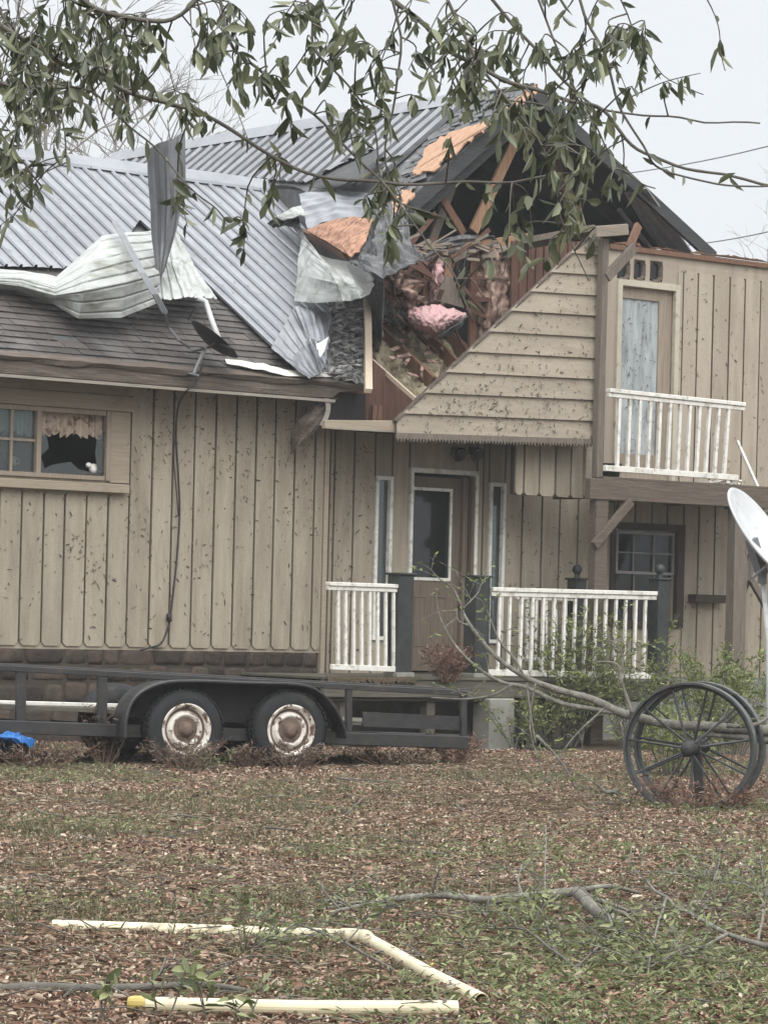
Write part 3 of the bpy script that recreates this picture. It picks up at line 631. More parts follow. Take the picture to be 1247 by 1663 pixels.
m.tube(smooth_line(cp, 4), .011, 6); m.tube(smooth_line([W.pt(x, y, .05) for x, y in ((286, 705), (282, 740), (287, 800), (290, 838))], 4), .007, 5); m.lathe(W.pt(275, 1003, .06), Z, [(0, -.05), (.03, -.04), (.03, .04), (0, .05)], 8)
tag(build(m, 'hanging_cable', M['cable'], smooth=True), 'black cable hanging down the tan wall from the broken roof dish', 'cable')
# flap of soffit hanging from the wing's corner
m = MB(); m.grid(patch([[W.pt(x, y, s) for x, y, s in row] for row in ([(516, 655, .45), (530, 652, .5), (545, 648, .5)], [(488, 682, .35), (510, 678, .48), (536, 660, .5)], [(474, 698, .25), (496, 702, .40), (520, 690, .5)], [(473, 737, .2), (478, 732, .3), (486, 722, .35)])], 14, 8, lambda u, v: .03*noise.noise(Vector((u*4, v*4, 4)))))
hb(m, 'soffit_flap', M['fascia'], thick=.015, label='dark torn soffit hanging at the corner')
m = MB(); m.grid(patch([[W.pt(x, y, .56) for x, y in row] for row in ([(527, 646), (536, 648)], [(529, 668), (536, 670)], [(519, 690), (526, 694)])], 8, 3)); hb(m, 'torn_strip', M['drip'], thick=.006)

# ---- gable: torn upper storey
SG = .9                                   # clapboard plane
SR = -.3                                 # plane of the torn gable's rake
gA, gL, gR = W.pt(862, 143, SR), W.pt(610, 368, SR), W.pt(1157, 415, SR)
tz = lambda p: ((p-W.o).dot(W.d), p.z)
(tA, zA), (tL, zL), (tRr, zRr) = tz(gA), tz(gL), tz(gR)
def LS(w, s, l=0.0):
    n = (W.d*(zA-zL)*-1 + Z*(tA-tL)).normalized(); return W.P(lerp(tA, tL, w), s, lerp(zA, zL, w)) + n*l
def RSL(w, s, l=0.0):
    n = (W.d*(zA-zRr) + Z*(tRr-tA)).normalized(); return W.P(lerp(tA, tRr, w), s, lerp(zA, zRr, w)) + n*l
nL = (LS(0, 0, 1)-LS(0, 0)); nR = (RSL(0, 0, 1)-RSL(0, 0))
def onL(px, py, l=0.0): return hit(px, py, LS(0, 0, l), nL)
def onR(px, py, l=0.0): return hit(px, py, RSL(0, 0, l), nR)
def ws(px, py):
    q = onL(px, py)-W.o; return (tA-q.dot(W.d))/(tA-tL), q.dot(W.n)
def edge(pts):
    a = sorted((ws(*p)[1], ws(*p)[0]) for p in pts); return lambda s: float(np.interp(s, [x for x, _ in a], [y for _, y in a]))
eD = edge([(300, 289), (480, 303), (540, 320), (600, 343), (640, 354), (622, 358)])
ss = np.linspace(-9, SR, 40)
m = MB(); m.grid([[LS(w_*(eD(s)+.04*noise.noise(Vector((s*3, 0, 0)))), s, -.03) for w_ in np.linspace(0, 1, 8)] for s in ss])
hb(m, 'gable_roof_deck', M['tar'], thick=.05)
g_ = []
for s in np.linspace(-4.2, SR, 24):       # torn felt closing the valley between the two roofs
    p = LS(eD(s), s, -.05); q = p.copy(); q.z = min(ZE+(.55-s)*math.tan(PH)+.02, p.z-.01); g_.append([lerp(p, q, u)+W.n*.05*noise.noise(Vector((s*3, u*3, 1)))+W.d*.05*noise.noise(Vector((s*4, u*3, 7))) for u in (0, .33, .66, 1)])
m = MB(); m.grid(g_); hb(m, 'valley_felt', M['tar'], thick=.01)
sM = ws(702, 222)[1]
eM = edge([(300, 289), (420, 294), (500, 300), (556, 270), (612, 246), (622, 285), (640, 282)])
m = MB(); s = sM; g = []; PR = .25
while s > -9:
    for fx, h in prof:
        q = s-fx*PR; wb = min(eM(q), 1.25); g.append([LS(wb*i/10, q, .03+h*.9+.01*noise.noise(Vector((q, i*.5, 2)))) for i in range(11)])
    s -= PR
m.grid(g); gmo = hb(m, 'gable_metal_roof', M['galv_dark'], fix=False, label='ribbed grey metal on the upper gable roof')
m = MB(); s = sM  # painted shade stripes between the gable ribs
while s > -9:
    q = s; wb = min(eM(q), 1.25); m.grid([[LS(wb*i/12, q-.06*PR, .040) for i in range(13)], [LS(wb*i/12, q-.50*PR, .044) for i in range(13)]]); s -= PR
tag(hb(m, 'rib_shade', M['ribshade'], gmo, fix=False), kind='stuff')
m = MB(); m.grid([[LS(.07, s, .06), LS(.0, s, .1), RSL(.05, s, .06)] for s in np.linspace(-9, sM, 20)]); hb(m, 'ridge_cap', M['galv'], thick=.004)
for nm_, ct_l, nu_, nv_, mt_, nr_, ax_, am_, lb_, sd_ in LATE:
    m = MB(); m.grid(patch([[onL(*q) for q in row] for row in ct_l], nu_, nv_, lambda u, v: (am_*rib(u, nr_) if nr_ else 0)+.03*noise.noise(Vector((u*5+sd_, v*5, sd_))), True)); hb(m, nm_, mt_, label=lb_, thick=.012, fix=False)
m = MB(); m.beam(onL(497, 380, .06), onL(562, 416, .06), .12, .04, nL); hb(m, 'torn_plank', M['redply'])
m = MB(); m.grid(crumple([[onL(*q) for q in row] for row in ([(600, 352, .05), (630, 345, .06), (660, 345, .02)], [(592, 395, .12), (622, 392, .14), (668, 395, .0)], [(566, 424, .10), (605, 442, .12), (690, 425, .0)])], 24, 24, .12, 6, 5)); hb(m, 'tar_paper', M['tar'], thick=.01, label='crumpled grey tar paper in the valley')
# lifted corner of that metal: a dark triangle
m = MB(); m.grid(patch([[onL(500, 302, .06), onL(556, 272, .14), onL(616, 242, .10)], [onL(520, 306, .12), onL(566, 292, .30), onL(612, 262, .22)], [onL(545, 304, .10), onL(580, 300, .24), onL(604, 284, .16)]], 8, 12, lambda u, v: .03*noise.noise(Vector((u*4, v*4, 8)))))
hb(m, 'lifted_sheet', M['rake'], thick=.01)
# old shingle strip and bared sheathing along the torn rake
m = MB()
for i in range(26):
    for j in range(12):
        x = lerp(640, 850, i/26)+random.uniform(-5, 5)+j*1.2; y0 = np.interp(x, [640, 690, 760, 850], [292, 225, 160, 150]); y = y0+j*6.5
        if y > np.interp(x, [640, 700, 780, 860], [330, 275, 205, 150])-8 or random.random() < .15: continue
        l = .01+random.uniform(0, .03); m.prism([onL(x, y, l), onL(x+13, y-5, l), onL(x+13, y+2.5, l+.015), onL(x, y+7, l+.015)], nL*-.01)
hb(m, 'old_shingles', M['tar'])
def ragged(pts, k=6, amp=4):
    o = []
    for a, b in zip(pts, pts[1:]+pts[:1]):
        for i in range(k): o.append((lerp(a[0], b[0], i/k)+random.uniform(-amp, amp)*(i > 0), lerp(a[1], b[1], i/k)+random.uniform(-amp, amp)*(i > 0)))
    return o
for pts in ([(668, 279), (690, 240), (730, 214), (782, 197), (800, 202), (772, 216), (742, 246), (716, 262), (712, 272), (676, 284)],
            [(636, 330), (652, 312), (668, 306), (672, 318), (650, 340), (640, 346)], [(812, 182), (842, 156), (872, 136), (872, 146), (852, 164), (828, 182)]):
    m = MB(); m.prism([onL(x, y, .06) for x, y in ragged(pts, 6, 3.5)], nL*-.02); hb(m, 'bare_sheathing', M['tan_ply'], label='bare orange sheathing along the torn rake')
# right slope: slab, fly rafter with a gap of sky, grey planks underneath
m = MB()
for w0, w1, s0, s1 in ((0, .93, -9, SR-.38), (0, .64, SR-.38, SR-.03)): m.prism([RSL(w0, s0, .0), RSL(w1, s0, .0), RSL(w1, s1, .0), RSL(w0, s1, .0)], nR*.05)
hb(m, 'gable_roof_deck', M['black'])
m = MB(); m.prism([RSL(0, -9, .06), RSL(.93, -9, .06), RSL(.93, SR-.38, .06), RSL(0, SR-.38, .06)], nR*.02); hb(m, 'gable_metal_roof', M['galv_dark'])
m = MB(); m.beam(RSL(-.01, SR+.02, -.03), RSL(1.0, SR+.02, -.03), .06, .15, W.n); hb(m, 'rake_board', M['rake'])
m = MB(); m.beam(LS(-.01, SR-.02, -.11), LS(.98, SR-.02, -.11), .05, .17, W.n); m.beam(LS(.14, SR-.2, -.27), LS(.90, SR-.2, -.27), .05, .2, W.n); hb(m, 'rake_board', M['rake'], label='dark rake board along the torn left slope')
m = MB(); m.prism([onR(x, y, -.02) for x, y in ((1014, 312), (1050, 304), (1126, 412), (1120, 425), (1090, 425), (1050, 372))], nR*-.02)
hb(m, 'soffit_plank', M['soffit'])
m = MB()
for a, b in (((1004, 340), (1074, 425)), ((1018, 314), (1098, 425)), ((1034, 310), (1114, 425))): m.beam(onR(*a, -.06), onR(*b, -.06), .05, .04, W.n)
hb(m, 'batten', M['soffit'])
# dark attic: near-black panels added to keep the hollow dark
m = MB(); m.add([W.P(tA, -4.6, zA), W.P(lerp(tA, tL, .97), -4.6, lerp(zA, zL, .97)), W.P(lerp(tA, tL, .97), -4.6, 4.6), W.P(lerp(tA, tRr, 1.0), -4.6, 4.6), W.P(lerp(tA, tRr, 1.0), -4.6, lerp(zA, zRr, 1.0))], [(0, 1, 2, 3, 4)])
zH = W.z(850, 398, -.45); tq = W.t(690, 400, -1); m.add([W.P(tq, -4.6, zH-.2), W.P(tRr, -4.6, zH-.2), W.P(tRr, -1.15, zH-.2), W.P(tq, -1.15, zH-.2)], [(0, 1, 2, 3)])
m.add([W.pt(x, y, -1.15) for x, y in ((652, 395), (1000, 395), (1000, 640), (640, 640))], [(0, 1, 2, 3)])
hb(m, 'added_attic_dark_panel', M['black'], fix=False)
def stick(name, pts, wd, th, mat, s=SG-.2, label=None):
    m = MB()
    for a, b in pts: m.beam(W.pt(*a, s), W.pt(*b, s), th, wd, W.n)
    return hb(m, name, mat, label=label, bevel=.004)
for a, b, wd, s, mt in (((842, 216), (768, 376), .13, -.75, 'rafter'), ((738, 290), (700, 394), .11, -.85, 'greywood'), ((711, 312), (752, 380), .10, -.65, 'stud'), ((744, 262), (712, 345), .10, -1.0, 'greywood'), ((918, 305), (945, 370), .10, -.8, 'stud'), ((900, 230), (914, 310), .1, -1.0, 'redply')):
    stick('web_timber', [(a, b)], wd, .05, M[mt], s)
for k in range(6):                       # common rafters under the far slope, barely seen
    s = -1.1-k*.55; m = MB(); m.beam(RSL(.02, s, -.09), RSL(.92, s, -.09), .05, .16, W.n); m.beam(LS(.02, s, -.14), LS(min(.8, eD(s)-.1), s, -.14), .05, .16, W.n); hb(m, 'roof_rafter', M['black'])
stick('header_beam', [((678, 413), (760, 402)), ((755, 403), (862, 386))], .12, .09, M['rafter'], -.40, 'split orange header beam across the open gable')
m = MB(); m.beam(W.pt(838, 398, -.38), W.pt(968, 374, .98), .09, .13, W.n); hb(m, 'header_beam', M['greywood'], bevel=.004)
m = MB(); m.beam(W.pt(962, 377, 1.12), W.pt(1014, 373, 1.12), .14, .13, W.n); hb(m, 'beam_end', M['oldlumber'], bevel=.006)
m = MB(); m.grid(crumple([[W.pt(x, y, -.36) for x, y in r_] for r_ in ([(640, 398), (690, 400), (745, 382), (800, 384)], [(628, 410), (680, 414), (740, 402), (806, 396)], [(600, 428), (650, 436), (690, 424), (770, 408)])], 10, 20, .08, 6, 8)); hb(m, 'splintered_plank', M['tar'], thick=.012)
# knee wall: studs, dark red boards, insulation
for x, y0, y1, wd, mt in ((768, 408, 566, .10, 'stud'), (722, 420, 500, .05, 'stud'), (656, 430, 500, .10, 'stud'), (690, 418, 530, .07, 'stud'), (838, 396, 520, .07, 'stud')):
    stick('stud', [((x, y0), (x-2, y1))], wd, .05, M[mt], -.45)
m = MB()
for i in range(9):
    x = 836+i*13; m.beam(W.pt(x, 392, -.3+.02*(i % 2)), W.pt(x-2, 500, -.3+.02*(i % 2)), .03, .105, W.n)
hb(m, 'sheathing_board', M['redply'])
m = MB(); m.grid(crumple([[W.pt(x, y, s) for x, y, s in r_] for r_ in ([(774, 405, -.5), (805, 405, -.35), (834, 400, -.5)], [(774, 450, -.5), (800, 455, -.25), (832, 450, -.45)], [(774, 500, -.5), (800, 505, -.2), (834, 490, -.45)], [(772, 560, -.5), (795, 560, -.3), (830, 540, -.5)])], 40, 24, .10, 6, 12)); hb(m, 'wall_insulation', M['oldfluff'], smooth=True, label='grimy pink insulation bulging between studs')
m = MB(); m.grid(crumple([[W.pt(x, y, s) for x, y, s in r_] for r_ in ([(612, 436, -.6), (640, 428, -.4), (668, 424, -.4), (690, 420, -.5)], [(620, 470, -.5), (645, 462, -.2), (668, 460, -.25), (690, 460, -.5)], [(650, 505, -.5), (662, 500, -.3), (680, 500, -.3), (692, 505, -.5)])], 36, 36, .14, 6, 15)); hb(m, 'wall_insulation', M['oldfluff'], smooth=True)
m = MB(); m.grid(crumple([[W.pt(x, y, s) for x, y, s in r_] for r_ in ([(696, 416, -.55), (712, 414, -.35), (722, 416, -.5)], [(696, 450, -.5), (710, 450, -.25), (720, 450, -.5)], [(694, 492, -.55), (706, 490, -.3), (714, 486, -.5)])], 24, 14, .07, 6, 18)); hb(m, 'wall_insulation', M['pinkfluff'], smooth=True)
m = MB(); m.prism([W.pt(x, y, -.25) for x, y in ((727, 446), (735, 452), (754, 500), (704, 487))], W.n*-.02); hb(m, 'torn_felt', M['greywood'], label='triangular flap of grey board inside the gable')
m = MB(); m.prism([W.pt(x, y, -.4) for x, y in ((724, 418), (732, 416), (736, 452), (728, 455), (722, 450))], W.n*-.03); hb(m, 'torn_board', M['rafter'])
m = MB()                                  # loose broken lath and splinters hanging in the hole
for i in range(24):
    x, y = random.uniform(604, 775), random.uniform(402, 520)
    if y > 430+(x-604)*.55+60: continue
    a_ = random.choice((random.gauss(1.2, .5), random.gauss(.6, .3), random.gauss(-.5, .4))); L = random.uniform(30, 100); q0 = W.pt(x, y, random.uniform(-.45, -.1)); q1 = W.pt(x+L*math.cos(a_), y+L*math.sin(a_), random.uniform(-.45, -.1)); m.beam(q0, q1, random.uniform(.012, .03), random.uniform(.02, .06), W.n)
tag(hb(m, 'broken_lath', M['redply']), kind='stuff')
m = MB()
for i in range(40):
    x, y = random.uniform(606, 830), random.uniform(396, 424); a_ = random.gauss(-.15, .35); L = random.uniform(10, 50); m.beam(W.pt(x, y, -.33), W.pt(x+L*math.cos(a_), y+L*math.sin(a_), random.uniform(-.4, -.2)), .02, random.uniform(.015, .05), W.n)
tag(hb(m, 'broken_board', M['oldlumber']), kind='stuff')
m = MB()
for i in range(26):
    x, y = random.uniform(606, 700), random.uniform(455, 540); q0 = onroof(x, y, random.uniform(-.12, .05)); rr = random.uniform(.04, .11); k0 = len(m.v)
    m.lathe(q0, Vector((random.uniform(-1, 1), random.uniform(-1, 1), 1)), [(0, -rr*.5), (rr*.7, -rr*.35), (rr, 0), (rr*.7, rr*.4), (0, rr*.5)], 12)
    for j in range(k0, len(m.v)): m.v[j] += Vector((noise.noise(m.v[j]*14), noise.noise(m.v[j]*14+Vector((9, 0, 0))), noise.noise(m.v[j]*14+Vector((0, 5, 0)))))*rr*.8
tag(hb(m, 'spilled_insulation', M['oldfluff'], smooth=True), kind='stuff')
# sloping bay: rafters of the missing lower roof, tan insulation between
m = MB(); m.grid(crumple(rq([[(596, 455, -.22), (640, 445, -.2), (700, 500, -.2), (770, 545, -.25)], [(600, 520, -.2), (650, 530, -.12), (705, 560, -.14), (750, 595, -.2)], [(602, 580, -.22), (640, 598, -.14), (680, 625, -.16), (720, 640, -.2)], [(612, 602, -.24), (645, 630, -.22), (675, 650, -.22), (700, 668, -.25)]], 0), 50, 50, .13, 7, 21)); hb(m, 'ceiling_insulation', M['tanfluff'], smooth=True, label='lumpy tan insulation between the bared rafters')
for i, (a, b, wd) in enumerate((((598, 520), (702, 622), .08), ((598, 466), (652, 508), .08), ((652, 508), (752, 606), .07), ((700, 520), (770, 585), .06))):
    m = MB(); m.beam(onroof(*a, -.05), onroof(*b, -.05), wd*.7, .16, None if 0 else rn.cross(onroof(*b)-onroof(*a))); hb(m, 'bare_rafter', M['stud' if i != 1 else 'greywood'], bevel=.004)
m = MB(); m.beam(onroof(604, 586, .04), onroof(674, 648, .04), .045, .03, rn); hb(m, 'pale_batten', M['palewood'])
m = MB(); m.grid(crumple(rq([[(604, 485, .02), (630, 490, .04), (658, 505, .05)], [(604, 515, .0), (640, 520, .06), (664, 512, .04)], [(610, 525, -.05), (645, 528, -.02), (660, 520, .0)]], 0), 10, 16, .06, 5, 25)); hb(m, 'torn_felt', M['tar'], thick=.01)
m = MB()
for i in range(70):
    x = random.uniform(604, 715); y = random.uniform(440, 640); L = random.uniform(5, 22); a_ = random.uniform(0, 6.28)
    if abs((y-430)-(x-604)*.9) > 120: continue
    l = random.uniform(-.05, .06); m.prism([onroof(x, y, l), onroof(x+L*math.cos(a_), y+L*math.sin(a_), l+.04), onroof(x+L*math.cos(a_)+4, y+L*math.sin(a_)+4, l+.03), onroof(x+4, y+5, l)], rn*.012)
tag(hb(m, 'splinter', M['oldfluff']), kind='stuff')
m = MB()
for i in range(60):
    x = random.uniform(610, 900); y = random.uniform(405, 440); L = random.uniform(6, 24); q_ = W.pt(x, y, random.uniform(-.4, -.3)); e = q_-Z*L/140+W.d*random.uniform(-.06, .06); m.prism([q_-W.d*.008, q_+W.d*.008, e], W.n*.006)
tag(hb(m, 'wood_splinter', M['stud']), kind='stuff')
for pts in ([(700, 418), (706, 450), (698, 480), (704, 505)], [(760, 404), (752, 440), (757, 470)], [(652, 430), (640, 470), (650, 500), (636, 520)], [(812, 395), (820, 430), (815, 448)]):
    m = MB(); m.tube(smooth_line([W.pt(x, y, -.15) for x, y in pts]), .007, 5); hb(m, 'dangling_wire', M['cable'])
ins = empty('insulation_batt', W.pt(710, 545, -.15), 'bright pink lump of insulation lying in the torn open gable', 'insulation')
m = MB(); c0 = [[W.pt(x, y, s) for x, y, s in r_] for r_ in ([(663, 504, -.3), (680, 498, -.2), (705, 496, -.15), (735, 502, -.2), (757, 510, -.3)], [(664, 512, -.12), (682, 512, .05), (708, 512, .10), (736, 512, .03), (756, 513, -.15)], [(672, 526, -.1), (690, 530, .08), (710, 534, .10), (732, 526, .0), (754, 516, -.15)], [(682, 536, -.3), (700, 546, -.2), (714, 546, -.2), (736, 530, -.28), (757, 514, -.3)])]
g_ = patch(c0, 44, 60, lambda u, v: .032*noise.noise(Vector((u*9, v*14, 3)))+.024*noise.noise(Vector((u*24, v*34, 7)))); m.grid(g_)
build(m, 'batt', M['pinkfluff'], ins, smooth=True); m = MB(); m.grid(crumple([[W.pt(x, y, s) for x, y, s in r_] for r_ in ([(716, 552, -.2), (740, 536, -.1), (758, 516, -.12)], [(712, 545, .0), (736, 530, .02), (757, 512, -.1)])], 6, 14, .03, 5, 9)); build(m, 'paper_backing', M['tar'], ins, thick=.01)
# cavity under the bay
m = MB(); m.prism([W.pt(x, y, .35) for x, y in ((597, 585), (606, 585), (680, 652), (660, 690), (530, 692), (530, 640), (597, 630))], W.n*-.05); hb(m, 'cavity_board', M['redply'])
m = MB(); m.prism([W.pt(x, y, .45) for x, y in ((532, 636), (594, 640), (594, 682), (532, 682))], W.n*-.04); hb(m, 'cavity_board', M['black'])
m = MB()
for x in (608, 616): m.beam(W.pt(x, 658, .42), W.pt(x-1, 684, .42), .03, .06, W.n)
hb(m, 'cavity_stud', M['stud'])
m = MB(); m.prism([W.pt(x, y, .86) for x, y in ((528, 682), (646, 683), (646, 702), (528, 696))], W.n*-.06); hb(m, 'entry_fascia', M['trim'], bevel=.005)
m = MB(); m.prism([W.pt(x, y, .865) for x, y in ((540, 694), (646, 699), (646, 702.5), (540, 697))], W.n*-.02); hb(m, 'drip_strip', M['drip'])
tS1 = W.t(974, 700, SG)
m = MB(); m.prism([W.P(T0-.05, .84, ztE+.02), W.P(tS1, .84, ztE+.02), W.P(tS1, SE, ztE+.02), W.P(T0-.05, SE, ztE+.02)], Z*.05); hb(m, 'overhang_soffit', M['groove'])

# ---- clapboards cut off on the diagonal
def clip(poly, a, b):
    o = []; side = lambda p: (b[0]-a[0])*(p[1]-a[1])-(b[1]-a[1])*(p[0]-a[0])
    for p, q in zip(poly, poly[1:]+poly[:1]):
        sp, sq_ = side(p), side(q)
        if sp >= 0: o.append(p)
        if sp*sq_ < 0: k = sp/(sp-sq_); o.append((lerp(p[0], q[0], k), lerp(p[1], q[1], k)))
    return o
yR = [376, 414, 447, 480, 513, 548, 582, 616, 650, 684, 718]; XR = 974.5
da, db = (966, 374), (645, 681)
m = MB()
for i in range(10):
    sl0, sl1_ = np.interp(i, [0, 9], [.075, .04]), np.interp(i+1, [0, 9], [.075, .04])
    yl = lambda x, k, sl: yR[k]-sl*(XR-x)
    xb0, xb1 = 560, XR
    pts = [(xb0, yl(xb0, i, sl0)-3), (xb1, yR[i]-3), (xb1, yR[i+1]), (xb0, yl(xb0, i+1, sl1_))]
    pts = [p if i else (p[0], max(p[1], 372)) for p in pts]
    q = clip(pts, db, da) if i < 9 else clip(clip(pts, db, da), (645, 711), (645, 681))
    if len(q) < 3:
        continue
    front = []
    for x, y in q:
        a0, a1 = yl(x, i, sl0), yl(x, i+1, sl1_); f_ = (y-a0)/(a1-a0); front.append(W.pt(x, y, SG+.006+.034*f_))
    m.prism(front, W.n*-.018)
hb(m, 'clapboards', M['clap'], label='tan clapboards sawn off along a diagonal')
m = MB(); m.prism([W.pt(x, y, SG-.012) for x, y in ((966, 374), (974, 374), (974, 716), (646, 708), (646, 682))], W.n*-.04); hb(m, 'clapboard_backing', M['groove'])
m = MB(); m.beam(W.pt(968, 372, SG-.0), W.pt(641, 684, SG-.0), .07, .022, W.n); hb(m, 'diagonal_trim', M['fascia'])
m = MB(); n_ = 66; up_, dn = [], []
a, b = W.pt(644, 711.5, SG+.05), W.pt(972, 721.5, SG+.05)
pl = [a+Z*.06, a]
for i in range(n_):
    pl += [lerp(a, b, (i+.15)/n_)-Z*.0, lerp(a, b, (i+.5)/n_)-Z*random.uniform(.03, .045), lerp(a, b, (i+.85)/n_)]
pl += [b, b+Z*.06]; m.prism(pl, W.n*-.02); hb(m, 'toothed_trim', M['greywood'], label='grey toothed strip along the clapboard foot')
# short hung wall at the right of the overhang
m = MB(); tsH = [W.t(x, 770, .55) for x in (836, 851, 876, 902, 927, 951)]; zh0, zh1 = W.z(890, 806, .55), ztE+.03
boards(m, tsH, zh0, zh1, .55, c0=.03); hb(m, 'hung_wall', M['siding'])
m = rect(tsH[0], tsH[-1], zh0-.0, zh1, .525, .06); hb(m, 'wall_backing', M['groove'])
m = MB(); b = box4((951, 728, 962, 806), .6); rect(b[0], b[1], b[2], zh1, .6, .14, m); hb(m, 'corner_board', M['clap'], bevel=.004)

# ---- upper right wall with balcony door
SU = -.1
zU = W.z(1110, 419, SU); zUb = W.z(1110, 800, SU); ud = box4((998, 458, 1099, 782), SU)
tr3 = [box4(b, SU) for b in ((1003, 421, 1023, 453), (1030, 422, 1048, 454), (1056, 424, 1076, 457))]
gU = [1099, 1109, 1133, 1158, 1184.5, 1209, 1234.5, 1260, 1285, 1310, 1335, 1360, 1385, 1410]
tsU = [W.t(x, 480, SU) for x in gU]
m = MB(); boards(m, tsU, zUb, lambda a, b: W.z(1110, 440, SU)+random.uniform(-.01, .01), SU, c0=0, c1=.03, gap=.026); hb(m, 'wall', M['upper'])
m = MB(); tU0 = W.t(984, 600, SU)
backing(m, tU0, TR, zUb, zU, SU-.012, [ud]+tr3); hb(m, 'wall_sheet', M['upper'])
m = MB()
for b in tr3: rect(b[0]-.05, b[1]+.05, b[2]-.05, b[3]+.05, SU-.10, .02, m)
for t_ in tsU[1:-1]: rect(t_-.016, t_+.016, zUb, W.z(1110, 441, SU), SU-.004, .006, m)
hb(m, 'groove_lining', M['groove'])
for b in tr3:                            # small chamfered lights over the door
    f = MB(); k = .05
    o8 = [(b[0]+k, b[2]), (b[1]-k, b[2]), (b[1], b[2]+k), (b[1], b[3]-k), (b[1]-k, b[3]), (b[0]+k, b[3]), (b[0], b[3]-k), (b[0], b[2]+k)]
    cx_, cz_ = (b[0]+b[1])/2, (b[2]+b[3])/2; i8 = [(cx_+(x-cx_)*.74, cz_+(z-cz_)*.8) for x, z in o8]; q8 = [(cx_+(x-cx_)*1.12, cz_+(z-cz_)*1.08) for x, z in o8]
    for i in range(8):
        j = (i+1) % 8; f.prism([W.P(*o8[i][:1], SU+.0, o8[i][1]), W.P(o8[j][0], SU, o8[j][1]), W.P(i8[j][0], SU-.03, i8[j][1]), W.P(i8[i][0], SU-.03, i8[i][1])], W.n*-.03)
    o_ = hb(f, 'transom_window', M['beamwood']); hb(rect(b[0]+.02, b[1]-.02, b[2]+.02, b[3]-.02, SU-.06, .005), 'pane', M['darkglass'], o_)
m = MB(); rect(tU0, TR, zU, zU+.06, SU+.03, .2, m); hb(m, 'top_plate', M['stud'])
m = MB()
for i in range(50):
    t_ = random.uniform(tU0, TR); m.prism([W.P(t_, SU+.03, zU+.069), W.P(t_+random.uniform(.1, .5), SU+.03, zU+.069), W.P(t_+random.uniform(.1, .3), SU+.03, zU+random.uniform(.08, .11))], W.n*-.02)
hb(m, 'plate_splinter', M['stud'])
m = MB(); m.prism([W.P(tU0, SU-.17, zU-.1), W.P(TR, SU-.17, zU-.1), W.P(TR, -8.5, zU-.1), W.P(tU0, -8.5, zU-.1)], Z*.08); hb(m, 'flat_roof', M['tar'])
cas = MB(); cw = .075
rect(ud[0], ud[0]+cw, ud[2], ud[3], SU+.025, .1, cas); rect(ud[1]-cw, ud[1], ud[2], ud[3], SU+.025, .1, cas); rect(ud[0]+cw, ud[1]-cw, ud[3]-cw, ud[3], SU+.022, .1, cas)
hb(cas, 'door_casing', M['cream'], bevel=.004)
ug = box4((1006, 486, 1067, 738), SU-.05)
f = MB(); a0, a1, a2, a3 = ud[0]+cw, ud[1]-cw, ud[2], ud[3]-cw
rect(ug[1], ug[1]+.22, a2, a3, SU-.05, .05, f); rect(a0, ug[0], a2, a3, SU-.05, .05, f); rect(ug[0], ug[1], ug[3], a3, SU-.05, .05, f); rect(ug[0], ug[1], a2, ug[2], SU-.05, .05, f)
udo = hb(f, 'balcony_door', M['jamb'], label='balcony door with a milky plastic sheet in its long opening'); 
m = MB(); m.grid([[W.P(t_, SU-.075+.014*noise.noise(Vector((t_*9, z_*.8, 2)))+.006*math.sin(t_*40+z_), z_) for t_ in np.linspace(ug[0]-.01, ug[1]+.01, 30)] for z_ in np.linspace(ug[2]-.01, ug[3]+.01, 24)])
hb(m, 'plastic_sheet', M['plastic'], udo, smooth=True, label='milky dirty plastic sheet filling the balcony door')
m = rect(ug[1]+.22, a1, a2, a3, SU-.03, .06); hb(m, 'door_jamb', M['jamb'])
m = rect(a0, a1, a2-.1, a2+.01, SU+.05, .2); hb(m, 'door_sill', M['white'])
# ---- lower right window
f = MB(); rect(lw[0]-.06, lw[0], lw[2]-.08, lw[3]+.06, SE+.03, .1, f); rect(lw[1]-.12, lw[1]+.0, lw[2]-.08, lw[3]+.06, SE+.03, .1, f); rect(lw[0], lw[1]-.12, lw[3]-.02, lw[3]+.06, SE+.028, .1, f); rect(lw[0], lw[1]-.12, lw[2]-.08, lw[2], SE+.06, .13, f)
wo = hb(f, 'window', M['groove'], label='dark framed window under the balcony')
us = box4((1000, 864, 1095, 933), SE-.02); f = MB(); k = .035
for q in ((us[0], us[1], us[3]-k, us[3]), (us[0], us[1], us[2], us[2]+k), (us[0], us[0]+k, us[2]+k, us[3]-k), (us[1]-k, us[1], us[2]+k, us[3]-k)): rect(*q, SE-.02, .03, f)
for x in (1029, 1062): t_ = W.t(x, 900, SE-.02); rect(t_-.008, t_+.008, us[2]+k, us[3]-k, SE-.026, .02, f)
zc = (us[2]+us[3])/2; rect(us[0]+k, us[1]-k, zc-.008, zc+.008, SE-.028, .016, f)
hb(f, 'upper_sash', M['soffit'], wo); hb(rect(lw[0], lw[1]-.1, lw[2], lw[3], SE-.055, .006), 'pane', M['darkglass'], wo)
f = MB(); ls = (us[0], us[1], lw[2], us[2]-.005); rect(ls[1]-k, ls[1], ls[2], ls[3], SE-.03, .03, f)
for i in range(14): z_ = lerp(ls[2]+.03, ls[3]-.02, i/13); rect(ls[0], ls[1]-k, z_-.012, z_+.012, SE-.09, .008, f)
for x in (1029, 1062): t_ = W.t(x, 960, SE-.03); rect(t_-.008, t_+.008, ls[2], ls[3], SE-.034, .012, f)
hb(f, 'lower_sash', M['jamb'], wo)
m = MB(); b = box4((1130, 966, 1182, 979), SE+.15); rect(b[0], b[1], b[2], b[3], SE+.15, .15, m); hb(m, 'wall_shelf', M['groove'], bevel=.004)

